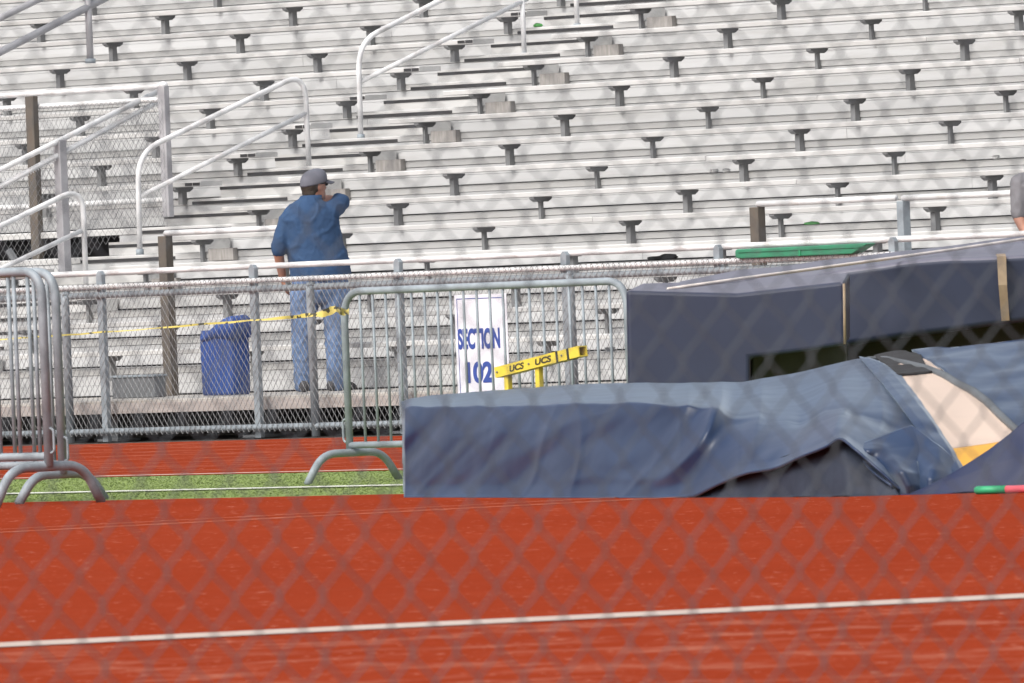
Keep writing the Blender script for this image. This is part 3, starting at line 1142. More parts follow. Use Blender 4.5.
# right-hand tarp above the opening
fit_patch([[(912, 352, 0), (960, 346, 0), (1024, 340, 0), (1110, 333, 0)], [(930, 362, 0), (968, 360, 0), (1024, 358, 0), (1110, 352, 0)], [(952, 380, 0), (985, 376, 0), (1030, 374, 0), (1110, 370, 0)],
           [(988, 404, 0), (1008, 400, 0), (1040, 398, 0), (1110, 396, 0)], [(1018, 432, 0), (1030, 430, 0), (1055, 430, 0), (1110, 430, 0)]], 'tarp', 'tarp', 0.10, nu=50, wob=0.035, freq=2.5, on_drape=True)
# rolled grey hem along the opening
hp = [(868, 357.5), (886, 358.5), (905, 363), (928, 369), (945, 376), (958, 384), (972, 391), (986, 401), (1000, 415), (1012, 426), (1024, 436)]
MB().tube([at_d(x, y, depth_at(x, y) - 0.15) for x, y in hp], [0.006, 0.014, 0.018, 0.022, 0.024, 0.022, 0.026, 0.023, 0.022, 0.02, 0.02], 8).build('hem', 'hem', CM, True)
# near flap folded over the front right
fit_patch([[(898, 495, 0.0), (930, 494.5, -0.04), (965, 493, -0.08), (1024, 489, -0.12), (1110, 484, -0.14)], [(910, 492.5, 0.0), (943, 482.5, -0.02), (977, 471, -0.04), (1027, 453, -0.05), (1110, 425, -0.04)],
           [(920, 490, 0.02), (955, 471, 0.02), (990, 449, 0.03), (1030, 417, 0.06), (1110, 366, 0.10)]], 'tarp_flap', 'flap', 0.16, nu=40, wob=0.02)
# crumpled heap between the drape and the flap
fit_patch([[(838, 437, 0.34), (860, 446, 0.16), (884, 436, 0.34), (912, 426, 0.52), (938, 446, 0.40), (950, 458, 0.36)], [(846, 446, 0.12), (868, 452, 0.02), (890, 450, 0.22), (920, 446, 0.40), (938, 462, 0.20), (956, 466, 0.34)],
           [(858, 458, -0.02), (872, 463, 0.10), (893, 462, 0.02), (918, 462, 0.26), (932, 472, 0.04), (958, 474, 0.26)], [(874, 474, -0.06), (884, 473, 0.08), (902, 474, -0.10), (920, 474, 0.14), (930, 480, -0.02), (958, 480, 0.16)],
           [(890, 487, -0.06), (896, 485, 0.06), (908, 486, -0.08), (920, 487, 0.06), (930, 489, -0.02), (952, 488, 0.08)],
           [(892, 495, 0.0), (900, 494.5, 0.04), (910, 494.5, -0.04), (922, 494, 0.05), (934, 494, 0.0), (950, 492, 0.06)]], 'tarp_fold', 'tarp', 0.12, nu=60, wob=0.018, freq=5.0)
# dark inner skirt seen under the lifted hem
fit_patch([[(684, 499.5, 0.16), (730, 499, 0.06), (770, 498, 0.04), (815, 497.5, -0.10), (850, 497, -0.16), (875, 496, -0.02), (900, 495, 0.0)], [(696, 492, 0.20), (735, 484, 0.12), (772, 478, 0.06), (815, 470, -0.04), (846, 466, -0.08), (872, 478, 0.0), (896, 489, 0.03)],
           [(704, 486, 0.26), (745, 468, 0.16), (775, 460, 0.10), (812, 448, 0.04), (840, 434, 0.02), (864, 456, 0.05), (890, 478, 0.06)]], 'inner_skirt', 'skirt', 0.17, nu=40, wob=0.03)


# upper mats behind: outline in front, real depth behind


def slab(name, m, parent, front, back, bev=0.03, wob=0.012):
    """front and back outlines of matching points -> closed block"""
    mb = MB()
    n = len(front)
    mb.v += front + back
    for i in range(n):
        j = (i + 1) % n
        mb.f.append([i, j, n + j, n + i])
    mb.f.append(list(range(n))[::-1])
    mb.f.append([n + i for i in range(n)])
    o = mb.build(name, m, parent)
    md = o.modifiers.new('bevel', 'BEVEL')
    md.width = bev
    md.segments = 3
    md.limit_method = 'ANGLE'
    return o


UM = thing('stacked_landing_mats', 'thick navy vinyl landing mats with a tan strap, stacked behind the tarped mat', 'landing mat', at_Z(800, 470))


def column_block(name, m, cols, bev=0.03):
    '''columns left to right: (x, top y, bottom y, front d, back top x, back top y, back d)'''
    mb = MB()
    for x, yt, yb, d, bx, by, bd in cols:
        A, B = at_d(x, yt, d), at_d(x, yb, d)
        Cb = at_d(bx, by, bd)
        D = Cb.copy()
        D.z = max(B.z, 0.005)
        B.z = max(B.z, 0.005)
        mb.v += [A, Cb, D, B]
    n = len(cols)
    for i in range(n - 1):
        for k in range(4):
            k2 = (k + 1) % 4
            mb.f.append([4 * i + k, 4 * i + k2, 4 * (i + 1) + k2, 4 * (i + 1) + k])
    mb.f.append([3, 2, 1, 0])
    mb.f.append([4 * (n - 1) + k for k in range(4)])
    o = mb.build(name, m, UM)
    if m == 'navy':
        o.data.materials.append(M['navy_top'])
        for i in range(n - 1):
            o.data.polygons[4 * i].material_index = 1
    bmm = bmesh.new()
    bmm.from_mesh(o.data)
    bmesh.ops.subdivide_edges(bmm, edges=bmm.edges[:], cuts=5, use_grid_fill=True)
    if m == 'navy':
        for v in bmm.verts:
            q = v.co * 2.2
            v.co += Vector((noise.noise(q), noise.noise(q + Vector((7, 0, 0))), noise.noise(q + Vector((0, 9, 0))) * 0.8)) * 0.022
            q = v.co * 6
            v.co += -HV * noise.noise(q) * 0.008
    for f_ in bmm.faces:
        f_.smooth = True
    bmm.to_mesh(o.data)
    bmm.free()
    md = o.modifiers.new('bevel', 'BEVEL')
    md.width = bev
    md.segments = 3
    md.limit_method = 'ANGLE'
    md.angle_limit = math.radians(40)
    md.harden_normals = True
    return o


dl = lambda x: 74.12 - (x - 626) / 219 * 0.12
fr = [(626, 290), (680, 291.5), (737, 293), (790, 287), (845, 281), (845.5, 345), (800, 352), (750, 358), (750, 452), (629, 452)]
bk = [(640, 283.5), (690, 282), (740, 279.5), (794, 276.5), (850, 272.5), (850, 340), (806, 347), (757, 353), (757, 452), (640, 452)]
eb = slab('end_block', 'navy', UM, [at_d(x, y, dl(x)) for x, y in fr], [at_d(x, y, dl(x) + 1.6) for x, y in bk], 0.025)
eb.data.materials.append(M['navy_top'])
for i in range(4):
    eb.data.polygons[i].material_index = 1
# tan piping down its right edge
pp = [at_d(844.0, 283.5, 73.985), at_d(844.5, 312, 73.985), at_d(844.8, 344, 73.985)]
MB().tube(pp, 0.008, 6).build('piping', 'tan', UM, True)
column_block('long_block', 'navy', [(672, 288.5, 366, 78.0, 676, 282.5, 81.0), (740, 283, 358, 77.9, 742, 270.5, 81.2), (800, 277, 352, 77.7, 804, 263.5, 81.4), (845, 268.5, 347, 77.65, 848, 258, 81.5), (900, 260.5, 339, 77.6, 902, 251.5, 81.6),
                                    (952, 256.5, 332, 77.6, 953, 245.5, 81.6), (1024, 255, 322, 77.6, 1024, 236.5, 81.7), (1110, 252, 311, 77.6, 1110, 226.5, 81.7)], 0.04)
# the strap
P = [[at_d(x, y, d) for x, y, d in ((996, 254, 77.9), (997, 256.6, 77.52), (998.5, 285, 77.52), (1001.5, 321, 77.6))],
     [at_d(x, y, d) for x, y, d in ((1005, 253.6, 77.9), (1006, 256.2, 77.52), (1007, 285, 77.52), (1009.5, 320.5, 77.6))]]
so = MB().grid(P).build('strap', 'tan', UM)
sm = so.modifiers.new('thickness', 'SOLIDIFY')
sm.thickness = 0.006
# dark base mats that carry them
column_block('base_mat', 'olive_black', [(752, 350, 480, 74.3, 752, 350, 77.3), (846, 338, 480, 74.9, 846, 338, 77.4)], 0.02)
column_block('base_mat', 'olive_black', [(846.5, 338, 480, 78.0, 850, 335, 81.2), (1110, 300, 480, 78.0, 1110, 296, 81.2)], 0.02)

# crossbar lying over the mats, second bar on the track
cb = [at_d(x, y, 74.4 + (x - 668) / 356 * 5.0) for x, y in ((668, 289.0), (740, 278.8), (820, 268.0), (900, 257.0), (960, 248.6), (1024, 239.0), (1090, 229.0))]
tag(MB().tube(cb, 0.0095, 8).build('crossbar', 'crossbar', None, True), 'thin pale crossbar lying across the top of the navy mats', 'crossbar')
CB = thing('striped_crossbar', 'crossbar with green end and pink shaft lying before the tarp', 'crossbar', at_Z(990, 494))
q0, q1, q2 = at_d(975.5, 490.3, 66.0), at_d(1006, 489.6, 65.9), at_d(1150, 486, 65.6)
for q in (q0, q1, q2):
    q.z = 0.022
MB().tube([q0, q0.lerp(q1, 0.04), q1], [0.016, 0.021, 0.021], 10).build('end_grip', 'bar_green', CB, True)
MB().tube([q1, q2], 0.0195, 10).build('shaft', 'pink', CB, True)

# ------------------------------------------------------------------ yellow hurdle-like stand
HD = thing('yellow_stand', 'yellow metal beam stand lettered UCS, tilted behind the tarped mat', 'stand', at_Z(545, 470))
u0, u1 = at_d(499, 372.5, 74.6), at_d(583, 351.0, 73.9)
ax = (u1 - u0).normalized()
up = Vector((0, 0, 1))
fn = ax.cross(up).normalized()
ay = fn.cross(ax).normalized()
if ay.z < 0:
    ay = -ay
fn = ax.cross(ay).normalized()
h, w = 0.031, 0.031
corner = lambda p, a, b: p + ay * h * a + fn * w * b
bm = MB()
th = 0.006
b_ = len(bm.v)
outer = [(-1, 1), (1, 1), (1, -1), (-1, -1)]
bm.v += [corner(u0, *q) for q in outer] + [corner(u1, *q) for q in outer] + [corner(u1, q[0] * 0.8, q[1] * 0.8) for q in outer] + [corner(u1 - ax * 0.16, q[0] * 0.8, q[1] * 0.8) for q in outer]
bm.f += [[0, 1, 2, 3]]
for i in range(4):
    j = (i + 1) % 4
    bm.f += [[i, 4 + i, 4 + j, j], [4 + i, 8 + i, 8 + j, 4 + j], [8 + i, 12 + i, 12 + j, 8 + j]]
bm.f += [[12, 13, 14, 15]]
beam = bm.build('beam', 'yellow', HD)
Lb = (u1 - u0).length
for s_ in (0.73, 0.86):
    c0, c1 = u0 + ax * Lb * s_, u0 + ax * Lb * (s_ + 0.025)
    bm = MB()
    bm.quadbox([corner(c0, a * 1.06, b * 1.06) for a, b in outer] + [corner(c1, a * 1.06, b * 1.06) for a, b in outer])
    bm.build('black_band', 'ink', beam)
for s_ in (0.03, 0.41, 0.80):
    c = u0 + ax * Lb * s_ + fn * (w + 0.002)
    MB().ball(c, 0.007, 0.007, 0.007, n=8, m=6).build('bolt', 'steel_dark', beam, True)
for s_ in (0.10, 0.47):
    c = u0 + ax * Lb * s_ - ay * h
    MB().box(c.x - 0.018, c.x + 0.018, c.y - 0.018, c.y + 0.018, 0.02, c.z + 0.004).build('leg', 'yellow', HD, bevel=0.004)
c = u0 + ax * Lb * 0.28
MB().box(c.x - 0.42, c.x + 0.42, c.y - 0.05, c.y + 0.05, 0.0, 0.03).build('base', 'yellow', HD)
for s0, s1 in ((0.18, 0.35), (0.485, 0.675)):
    me = fit_text('UCS', -Lb * (s1 - s0) / 2, Lb * (s1 - s0) / 2, -0.019, 0.019, 0.035)
    for v in me.vertices:
        v.co.x += v.co.y * 0.25
    put_text(me, 'lettering', 'ink', beam, u0 + ax * Lb * (s0 + s1) / 2 + fn * (w + 0.0015), ax, ay)

# ------------------------------------------------------------------ things standing on the bleachers
# blue bin with a sagging cover
BY = -1.15
pts = [(200, 396), (250, 396), (251, 318), (223, 322), (203, 335)]
BN = thing('blue_bin', 'blue plastic bin with a draped cover standing on the walkway', 'bin', (at_Y(225, 395, BY).x, BY, 0.33))
xm = at_Y(226, 380, BY + 0.1).x
xl, xr = xm - 0.24, xm + 0.24
rings = []
yc = BY + 0.1
xc, hx = (xl + xr) / 2, (xr - xl) / 2 * 0.86
for z, k, s_ in ((0.335, 0.94, 0), (0.36, 0.98, 0), (0.6, 1.0, 0), (0.80, 1.0, 0.0), (0.86, 1.0, 0.02)):
    rings.append(((xc + s_, yc, z), Vector((hx * k * 1.0, 0, 0)), Vector((0, 0.115 * k, 0))))


def sq_loft(rings, n=32, e=0.35):
    mb = MB()
    for c, a, q in rings:
        for k in range(n):
            t = 2 * math.pi * k / n
            ct, st_ = math.cos(t), math.sin(t)
            p = Vector(c) + Vector(a) * math.copysign(abs(ct) ** e, ct) + Vector(q) * math.copysign(abs(st_) ** e, st_)
            mb.v.append(p)
    R = len(rings)
    for i in range(R - 1):
        for k in range(n):
            k2 = (k + 1) % n
            mb.f.append([i * n + k, i * n + k2, (i + 1) * n + k2, (i + 1) * n + k])
    mb.f.append([k for k in range(n)][::-1])
    mb.f.append([(R - 1) * n + k for k in range(n)])
    return mb


sq_loft(rings).build('body', 'blue_plastic', BN, True)
cov = []
for z, k, tilt in ((0.79, 1.05, 0.0), (0.84, 1.06, 0.25), (0.875, 1.02, 0.40), (0.895, 0.85, 0.45), (0.90, 0.4, 0.45)):
    cov.append(((xc + 0.02, yc, z), Vector((hx * k, 0, 0.09 * min(tilt * 2, 1))), Vector((0, 0.12 * k, 0))))
mbc = sq_loft(cov)
for v in mbc.v:
    v += Vector((noise.noise(v * 6) * 0.02, 0, noise.noise(v * 5 + Vector((3, 1, 2))) * 0.03))
mbc.build('cover', 'blue_plastic', BN, True)
# grey step box
GX0, GX1 = at_Y(112, 390, -1.0).x, at_Y(165, 390, -1.0).x
GB = thing('grey_box', 'low grey metal box lying on the walkway left of the blue bin', 'box', ((GX0 + GX1) / 2, -1.0, 0.33))
MB().box(GX0, GX1 - 0.13, -1.0, -0.88, 0.331, 0.50).build('body', 'steel_dark', GB, bevel=0.008)
MB().box(GX0 - 0.012, GX1 - 0.118, -1.012, -0.868, 0.50, 0.518).build('lid', 'steel', GB, bevel=0.004)
# green tray on the row-2 seat
TY = FY - 0.05
gl, gr_ = at_Y(735, 257, TY).x, at_Y(866, 251, TY).x
zs = FT + 0.062
GT = MB()
GT.extr([(gl, zs + 0.012), (gl + 0.03, zs), (gr_ - 0.16, zs), (gr_ - 0.02, zs + 0.055), (gr_ + 0.01, zs + 0.072), (gr_ - 0.03, zs + 0.078), (gl + 0.02, zs + 0.072), (gl, zs + 0.06)], TY, TY + 0.10, axis=1)
GTo = thing('green_tray', 'long green plastic tray with an upturned end lying along the chain-link fence top', 'tray', (gl, TY, zs))
GT.build('body', 'green', GTo, bevel=0.008)
MB().box(gl + 0.04, gr_ - 0.06, TY - 0.007, TY + 0.003, zs + 0.046, zs + 0.058).build('rim', 'green', GTo)
MB().box((gl + gr_) / 2 - 0.012, (gl + gr_) / 2 + 0.012, TY - 0.009, TY - 0.0005, zs + 0.004, zs + 0.044).build('joint', 'bar_green', GTo)
# dark folded cloth
CY = Yn(4) + 0.08
c = at_Y(663, 263, CY)
dc = MB()
zc_ = zf(4) + 0.002
dc.ball((c.x, CY, zc_ + 0.02), 0.16, 0.07, 0.02, n=20, m=10)
dc.ball((c.x + 0.06, CY, zc_ + 0.034), 0.09, 0.05, 0.014, n=16, m=8)
for v in dc.v:
    v += Vector((noise.noise(v * 9), noise.noise(v * 9 + Vector((5, 0, 0))) * 0.5, 0)) * 0.03
    v.z = max(v.z + noise.noise(v * 11) * 0.01, zc_)
tag(dc.build('folded_cloth', 'dark_cloth', None, True), 'small black folded cloth lying on a bleacher bench left of the green tray', 'cloth')
# litter


def litter(x, y, r, m, nm, lab, cat, sz):
    Y = Yn(r) + 0.045
    c = at_Y(x, y, Y)
    mb = MB()
    mb.ball((c.x, Y, zf(r) + sz[2]), *sz, n=14, m=8)
    for v in mb.v:
        v += Vector((noise.noise(v * 23), noise.noise(v * 23 + Vector((5, 0, 0))), noise.noise(v * 23 + Vector((0, 8, 0))))) * sz[2] * 0.6
        v.z = max(v.z, zf(r) + 0.002)
    tag(mb.build(nm, m, None, True), lab, cat)


litter(714, 172, 7, 'paper', 'paper_scrap', 'crumpled white paper on a tread, left one of a pair mid bleachers', 'litter', (0.05, 0.03, 0.018))
litter(726, 171, 7, 'paper', 'paper_scrap', 'small white paper ball beside the crumpled paper mid bleachers', 'litter', (0.035, 0.03, 0.017))
litter(963, 166, 7, 'wood_old', 'paper_scrap', 'flat dirty scrap lying on a tread at upper right', 'litter', (0.035, 0.03, 0.008))
litter(996, 162, 7, 'paper', 'paper_scrap', 'round white scrap lying on a tread near the right edge', 'litter', (0.03, 0.03, 0.018))
litter(812, 233, 5, 'litter_green', 'plastic_wrapper', 'bright green wrapper on a tread above the green tray', 'litter', (0.09, 0.04, 0.014))
litter(538, 29, 13, 'litter_green', 'plastic_wrapper', 'pale green wrapper beside the aisle near the top', 'litter', (0.05, 0.04, 0.02))

# ------------------------------------------------------------------ people


def remeshed(mb, name, m, parent, voxel, smooth=3, wr=0.0, wscale=7.0, wst=(1, 1, 1)):
    o = mb.build(name, m, parent)
    md = o.modifiers.new('remesh', 'REMESH')
    md.mode = 'VOXEL'
    md.voxel_size = voxel
    md.use_smooth_shade = True
    sm_ = o.modifiers.new('smooth', 'SMOOTH')
    sm_.factor = 0.5
    sm_.iterations = smooth
    dg = bpy.context.evaluated_depsgraph_get()
    me = bpy.data.meshes.new_from_object(o.evaluated_get(dg))
    o.modifiers.clear()
    o.data = me
    if wr:
        for v, n in zip(me.vertices, [v.normal.copy() for v in me.vertices]):
            q = Vector((v.co.x * wst[0], v.co.y * wst[1], v.co.z * wst[2])) * wscale
            a = noise.noise(q) * 0.35 + 0.9 * max(0.0, 0.16 - abs(noise.noise(q * 0.9 + Vector((4, 1, 8))))) / 0.16 + 0.5 * max(0.0, 0.14 - abs(noise.noise(q * 1.9))) / 0.14 - 0.2
            v.co += n * max(a, -0.12) * wr
    me.polygons.foreach_set('use_smooth', [True] * len(me.polygons))
    if not me.materials:
        me.materials.append(M[m])
    return o


def person(base, label, A, shirt, group=None):
    """base on the floor; u to the viewer's right, w away, z up"""
    B = Vector(base)
    W_ = lambda u, w, z: B + HR * u + HV * w + Vector((0, 0, z))
    root = thing('person', label, 'person', base, group)

    def limb(mb, pts, rs, n=16):
        P_ = [W_(*p) for p in pts]
        PP, RR = [], []
        for i in range(len(P_) - 1):
            for k in range(5):
                t = k / 5
                PP.append(P_[i].lerp(P_[i + 1], t))
                RR.append(rs[i] * (1 - t) + rs[i + 1] * t)
        PP.append(P_[-1])
        RR.append(rs[-1])
        mb.tube(PP, RR, n)
        for p, r in zip(P_, rs):
            mb.ball(p, r, r, r, n=12, m=8)

    def torso(mb, rows, g=0.0):
        mb.loft([(W_(u, w, z), HR * (a + g), HV * (b + g)) for u, w, z, a, b in rows], 28)

    # body: one continuous skin
    mb = MB()
    torso(mb, A['torso'], -0.045)
    limb(mb, [A['neck0'], A['neck1']], [0.065, 0.06])
    hc, fd = A['head'], A['face']
    Rm = Matrix((Vector((1, 0, 0)), Vector((0, 1, 0)), Vector((0, 0, 1)))).transposed()
    f3 = (HR * fd[0] + HV * fd[1]).normalized()
    s3 = Vector((0, 0, 1)).cross(f3)
    H0 = W_(*hc)
    R3 = Matrix((f3, s3, Vector((0, 0, 1)))).transposed()
    mb.ball(H0 + Vector((0, 0, 0.02)), 0.098, 0.078, 0.115, R3)
    mb.ball(H0 + f3 * 0.028 + Vector((0, 0, -0.055)), 0.070, 0.060, 0.075, R3)
    mb.ball(H0 + f3 * 0.100 + Vector((0, 0, -0.012)), 0.022, 0.015, 0.022, R3)
    mb.ball(H0 + f3 * 0.085 + Vector((0, 0, -0.058)), 0.018, 0.028, 0.012, R3)
    mb.ball(H0 + f3 * 0.082 + Vector((0, 0, -0.095)), 0.022, 0.028, 0.022, R3)
    for sg in (1, -1):
        mb.ball(H0 + s3 * sg * 0.078 - f3 * 0.005 + Vector((0, 0, -0.005)), 0.020, 0.012, 0.032, R3, 10, 8)
    for arm in A['arms']:
        limb(mb, arm['j'], [arm['r'][0] - 0.016, arm['r'][1] - 0.004, arm['r'][2]])
        # hand: palm, four fingers of unequal length and a thumb
        wr_, el = W_(*arm['j'][-1]), W_(*arm['j'][-2])
        dv = (wr_ - el).normalized()
        sd = arm.get('side', HR)
        sd = (sd - dv * sd.dot(dv)).normalized()
        nn = dv.cross(sd)
        mb.loft([(wr_ + dv * t, sd * a, nn * b) for t, a, b in ((-0.02, 0.027, 0.024), (0.02, 0.036, 0.020), (0.07, 0.042, 0.017), (0.09, 0.040, 0.014))], 12)
        for k, L_ in enumerate((0.068, 0.078, 0.072, 0.056)):
            p0 = wr_ + dv * 0.075 + sd * (-0.03 + 0.02 * k)
            p1 = p0 + dv * L_ * 0.55 + nn * 0.008
            p2 = p1 + dv * L_ * 0.42 + nn * 0.026
            mb.tube([p0, p1, p2], [0.010, 0.009, 0.0075], 8)
        p0 = wr_ + dv * 0.02 - sd * 0.03
        mb.tube([p0, p0 + dv * 0.03 - sd * 0.028 + nn * 0.01, p0 + dv * 0.06 - sd * 0.035 + nn * 0.022], [0.013, 0.011, 0.009], 8)
    for leg in A['legs']:
        limb(mb, leg['j'], [r - 0.018 for r in leg['r']])
    body = remeshed(mb, 'body', 'skin', root, 0.0105, 2)
    # shirt
    mb = MB()
    torso(mb, A['shirt'])
    for arm in A['arms']:
        j, r, L_ = arm['j'], arm['r'], arm['sleeve']
        a, b_, c_ = Vector(j[0]), Vector(j[1]), Vector(j[1]).lerp(Vector(j[2]), max(0.0, L_ - 1))
        e = a.lerp(b_, min(L_, 1))
        pts = [tuple(a), tuple(a.lerp(e, 0.5)), tuple(e)] + ([tuple(c_)] if L_ > 1 else [])
        limb(mb, pts, [r[0] + 0.016, r[0] + 0.010, r[1] + 0.018] + ([r[1] + 0.016] if L_ > 1 else []))
    sh = remeshed(mb, 'shirt', shirt, root, 0.012, 4, 0.011, 6.5, (1.2, 1.2, 0.8))
    n0, n1 = W_(*A['neck0']), W_(*A['neck1'])
    cl = MB()
    dn = (n1 - n0).normalized()
    cl.loft([(n0 - dn * 0.05, HR * 0.10, HV * 0.095), (n0 - dn * 0.005, HR * 0.102, HV * 0.098), (n0 + dn * 0.03, HR * 0.086, HV * 0.084), (n0 + dn * 0.058, HR * 0.078, HV * 0.076), (n0 + dn * 0.056, HR * 0.070, HV * 0.069), (n0 + dn * 0.03, HR * 0.066, HV * 0.064)], 20)
    cl.build('collar', shirt, sh, True)
    # jeans
    mb = MB()
    torso(mb, A['hips'])
    for leg in A['legs']:
        limb(mb, leg['j'], leg['r'])
    remeshed(mb, 'jeans', 'jeans', root, 0.012, 3, 0.010, 9, (1, 1, 0.9))
    for leg in A['legs']:
        fx = leg['j'][-1]
        fdv = (HR * leg['toe'][0] + HV * leg['toe'][1]).normalized()
        sdv = Vector((0, 0, 1)).cross(fdv)
        c0 = W_(fx[0], fx[1], 0)
        mb = MB()
        mb.loft([(c0 + fdv * t + Vector((0, 0, z)), sdv * a, Vector((0, 0, b2))) for t, z, a, b2 in
                 ((-0.09, 0.045, 0.02, 0.03), (-0.07, 0.05, 0.042, 0.048), (0.0, 0.05, 0.046, 0.048), (0.08, 0.042, 0.05, 0.040), (0.15, 0.034, 0.047, 0.032), (0.19, 0.026, 0.025, 0.020))], 16)
        mb.build('shoe', 'shoe', root, True)
    # hair and cap
    mb = MB()
    mb.ball(H0 - f3 * 0.034 + Vector((0, 0, 0.010)), 0.086, 0.084, 0.096, R3, 20, 14)
    mb.ball(H0 - f3 * 0.055 + Vector((0, 0, -0.05)), 0.052, 0.072, 0.055, R3, 16, 10)
    for v in mb.v:
        v += v.normalized() * noise.noise(v * 40) * 0.004
    remeshed(mb, 'hair', 'hair', root, 0.009, 1)
    cb_ = MB()
    rings = []
    for z, k in ((0.022, 1.0), (0.035, 1.02), (0.07, 0.99), (0.10, 0.88), (0.125, 0.66), (0.138, 0.38), (0.142, 0.08)):
        rings.append((H0 + Vector((0, 0, z)) - f3 * (0.004 + z * 0.02), f3 * 0.116 * k, s3 * 0.098 * k))
    cb_.loft(rings, 24)
    for v in cb_.v:
        rel = v - H0
        v.z += rel.dot(f3) * 0.22
    cp = cb_.build('cap', 'cap', root, True)
    bp_ = MB()
    Pq = []
    for i in range(9):
        t = (i / 8 - 0.5) * 2
        row = []
        for k in range(6):
            q = k / 5
            base_ = H0 + f3 * (0.113 * math.sqrt(max(0, 1 - (t * 0.86) ** 2))) + s3 * (0.080 * t) + Vector((0, 0, 0.052))
            ln_ = 0.082 * (1 - 0.35 * t * t) * q
            row.append(base_ + f3 * ln_ + Vector((0, 0, -0.018 * q - 0.02 * t * t)))
        Pq.append(row)
    br = bp_.grid(Pq).build('brim', 'cap', cp, True)
    mdd = br.modifiers.new('thickness', 'SOLIDIFY')
    mdd.thickness = 0.006
    MB().ball(H0 + Vector((0, 0, 0.140)), 0.008, 0.008, 0.006, n=8, m=6).build('button', 'cap', cp, True)
    # dark glasses
    g_ = MB()
    for sg in (1, -1):
        g_.ball(H0 + f3 * 0.095 + s3 * sg * 0.034 + Vector((0, 0, 0.018)), 0.010, 0.028, 0.018, R3, 12, 8)
        g_.tube([H0 + f3 * 0.09 + s3 * sg * 0.062 + Vector((0, 0, 0.022)), H0 + s3 * sg * 0.084 + Vector((0, 0, 0.02))], 0.005, 6)
    g_.build('glasses', 'dark_cloth', root, True)
    return root


man_base = at_Y(320, 391, -0.6)
man_base.z = 0.33
A = dict(
    torso=[(0.04, 0.02, 0.86, 0.20, 0.13), (0.04, 0.02, 1.00, 0.21, 0.15), (0.01, 0.03, 1.20, 0.21, 0.15), (-0.03, 0.02, 1.36, 0.215, 0.14), (-0.035, 0.01, 1.46, 0.19, 0.11), (-0.02, 0.01, 1.53, 0.10, 0.08)],
    shirt=[(0.046, 0.02, 0.90, 0.245, 0.185), (0.045, 0.02, 0.915, 0.25, 0.19), (0.040, 0.02, 1.03, 0.245, 0.185), (0.015, 0.03, 1.15, 0.232, 0.178), (-0.01, 0.03, 1.27, 0.232, 0.17), (-0.03, 0.02, 1.38, 0.232, 0.155),
           (-0.036, 0.01, 1.455, 0.205, 0.13), (-0.030, 0.01, 1.51, 0.155, 0.105), (-0.02, 0.012, 1.55, 0.10, 0.085), (-0.01, 0.015, 1.575, 0.075, 0.07)],
    hips=[(0.035, 0.02, 0.72, 0.20, 0.13), (0.035, 0.015, 0.80, 0.228, 0.165), (0.035, 0.02, 0.90, 0.225, 0.165), (0.035, 0.02, 0.98, 0.20, 0.15)],
    neck0=(-0.012, 0.015, 1.53), neck1=(0.01, 0.03, 1.61), head=(0.022, 0.045, 1.655), face=(0.80, 0.60),
    arms=[dict(j=[(-0.205, 0.01, 1.385), (-0.290, 0.0, 1.14), (-0.262, 0.12, 0.92)], r=[0.060, 0.048, 0.032], sleeve=0.92, side=HV),
          dict(j=[(0.150, 0.02, 1.455), (0.236, 0.15, 1.520), (0.085, 0.27, 1.555)], r=[0.064, 0.052, 0.034], sleeve=1.12, side=Vector((0, 0, 1)))],
    legs=[dict(j=[(-0.085, 0.015, 0.80), (-0.125, 0.0, 0.44), (-0.130, 0.02, 0.07)], r=[0.122, 0.088, 0.072], toe=(-0.1, 1)),
          dict(j=[(0.150, 0.015, 0.80), (0.152, 0.0, 0.44), (0.138, 0.02, 0.07)], r=[0.122, 0.094, 0.080], toe=(0.75, 0.6))])
person(man_base, 'man in grey cap, blue shirt and jeans standing with right elbow raised', A, 'shirt')

A2 = dict(A)
A2['face'] = (-0.35, -0.94)
A2['arms'] = [dict(j=[(-0.235, 0.01, 1.415), (-0.262, -0.03, 1.15), (-0.20, -0.20, 0.98)], r=[0.062, 0.050, 0.032], sleeve=0.86, side=HV),
              dict(j=[(0.160, 0.02, 1.43), (0.26, -0.01, 1.16), (0.22, -0.16, 0.97)], r=[0.064, 0.052, 0.034], sleeve=0.9, side=HV)]
b2p = at_Y(1057, 300, -0.6)
b2p.z = 0.33
person(b2p, 'person in grey T-shirt cut off by the right edge, above the navy mats', A2, 'shirt_grey')

# ------------------------------------------------------------------ chain-link fence close to the viewer (out of focus)
PSI = math.radians(20)
FD = 17.6
al = (HR * math.cos(PSI) + HV * math.sin(PSI)).normalized()
c0 = at_d(512, 341.5, FD)
NF = thing('near_fence', 'blurred chain-link fence close to the viewer across the whole view', 'fence', (c0.x, c0.y, 0))
org = Vector((c0.x, c0.y, 0.06)) - al * 4.0
# line the weave up with one knot of the photograph's weave
r_ = ray(55, 547)
nrm = al.cross(Vector((0, 0, 1)))
t_ = (org - CAM).dot(nrm) / r_.dot(nrm)
k_ = CAM + r_ * t_
ka, kz = (k_ - org).dot(al), k_.z - 0.06
wd, hd = 0.0637, 0.0846
n = round((ka - 0.0) / (wd / 2))
sx0 = ka - n * wd / 2
m_ = int(kz / (hd / 2))
if (n + m_) % 2:
    m_ -= 1
sz0 = kz - m_ * hd / 2
mesh = chain_link(org + al * sx0 + Vector((0, 0, sz0 - hd)), al, Vector((0, 0, 1)), 8.0, 2.1 + hd, 0.0014, wd, hd, 6, knuckle=0.0035)
mesh.build('wire_mesh', 'wire_near', NF, True)
for s_ in (-3.2, 3.2):
    p = Vector((c0.x, c0.y, 0)) + al * s_ + nrm * -0.04
    MB().tube([p, p + Vector((0, 0, 2.25))], 0.03, 12).build('post', 'steel', NF, True)
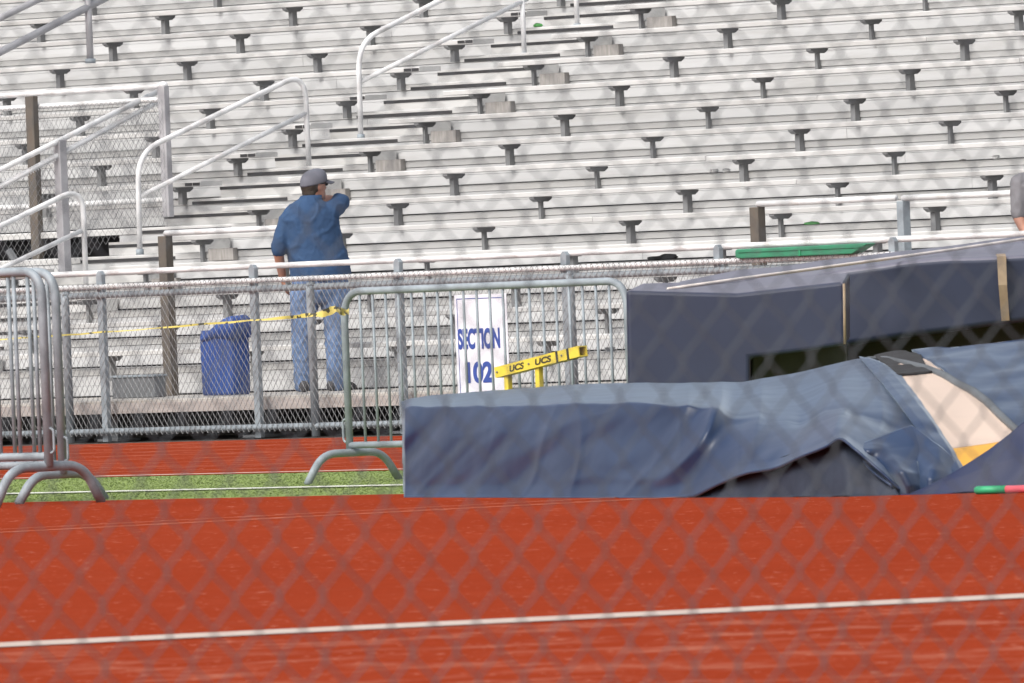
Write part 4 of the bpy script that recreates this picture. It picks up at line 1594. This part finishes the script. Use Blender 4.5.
p, q = org + nrm * -0.03, org + al * 8.0 + nrm * -0.03
p.z = q.z = 2.2
MB().tube([p, q], 0.021, 10).build('top_rail', 'steel', NF, True)

# ------------------------------------------------------------------ camera, light, sky
cam = bpy.data.cameras.new('camera')
co = bpy.data.objects.new('camera', cam)
COL.objects.link(co)
cam.sensor_width = 36
cam.lens = F / 1024 * 36
cam.clip_start = 0.5
cam.clip_end = 2000
mw = Matrix((RX, UY, -VW)).transposed().to_4x4()
mw.translation = CAM
co.matrix_world = mw
cam.dof.use_dof = True
cam.dof.focus_distance = 101.0
cam.dof.aperture_fstop = 25.0
cam.dof.aperture_blades = 0
S.camera = co

EL, AZV = math.radians(47), (-HR * 0.66 - HV * 0.75)      # towards the sun: behind the viewer's left shoulder
sd = Vector((AZV.x, AZV.y, 0)).normalized() * math.cos(EL) + Vector((0, 0, math.sin(EL)))
sl_ = bpy.data.lights.new('sun', 'SUN')
sl_.energy = 1.0
sl_.angle = math.radians(32)
sl_.color = (1.0, 0.96, 0.90)
so = bpy.data.objects.new('sun', sl_)
COL.objects.link(so)
so.rotation_euler = sd.to_track_quat('Z', 'Y').to_euler()

wld = bpy.data.worlds.new('World')
S.world = wld
wld.use_nodes = True
nt = wld.node_tree
bg = nt.nodes['Background']
sky = nt.nodes.new('ShaderNodeTexSky')
sky.sky_type = 'NISHITA'
sky.sun_disc = False
sky.sun_elevation = EL
sky.sun_rotation = math.atan2(sd.x, sd.y)
sky.air_density = 1.0
sky.dust_density = 6.0
sky.ozone_density = 1.0
hs = nt.nodes.new('ShaderNodeHueSaturation')
hs.inputs['Saturation'].default_value = 0.35
nt.links.new(sky.outputs[0], hs.inputs['Color'])
nt.links.new(hs.outputs[0], bg.inputs[0])
bg.inputs[1].default_value = 0.15

S.view_settings.view_transform = 'Standard'
S.view_settings.look = 'None'
S.view_settings.exposure = 0.5
S.view_settings.gamma = 1
S.render.engine = 'CYCLES'
S.cycles.use_denoising = True
S.cycles.max_bounces = 6
S.cycles.diffuse_bounces = 3
S.cycles.glossy_bounces = 2
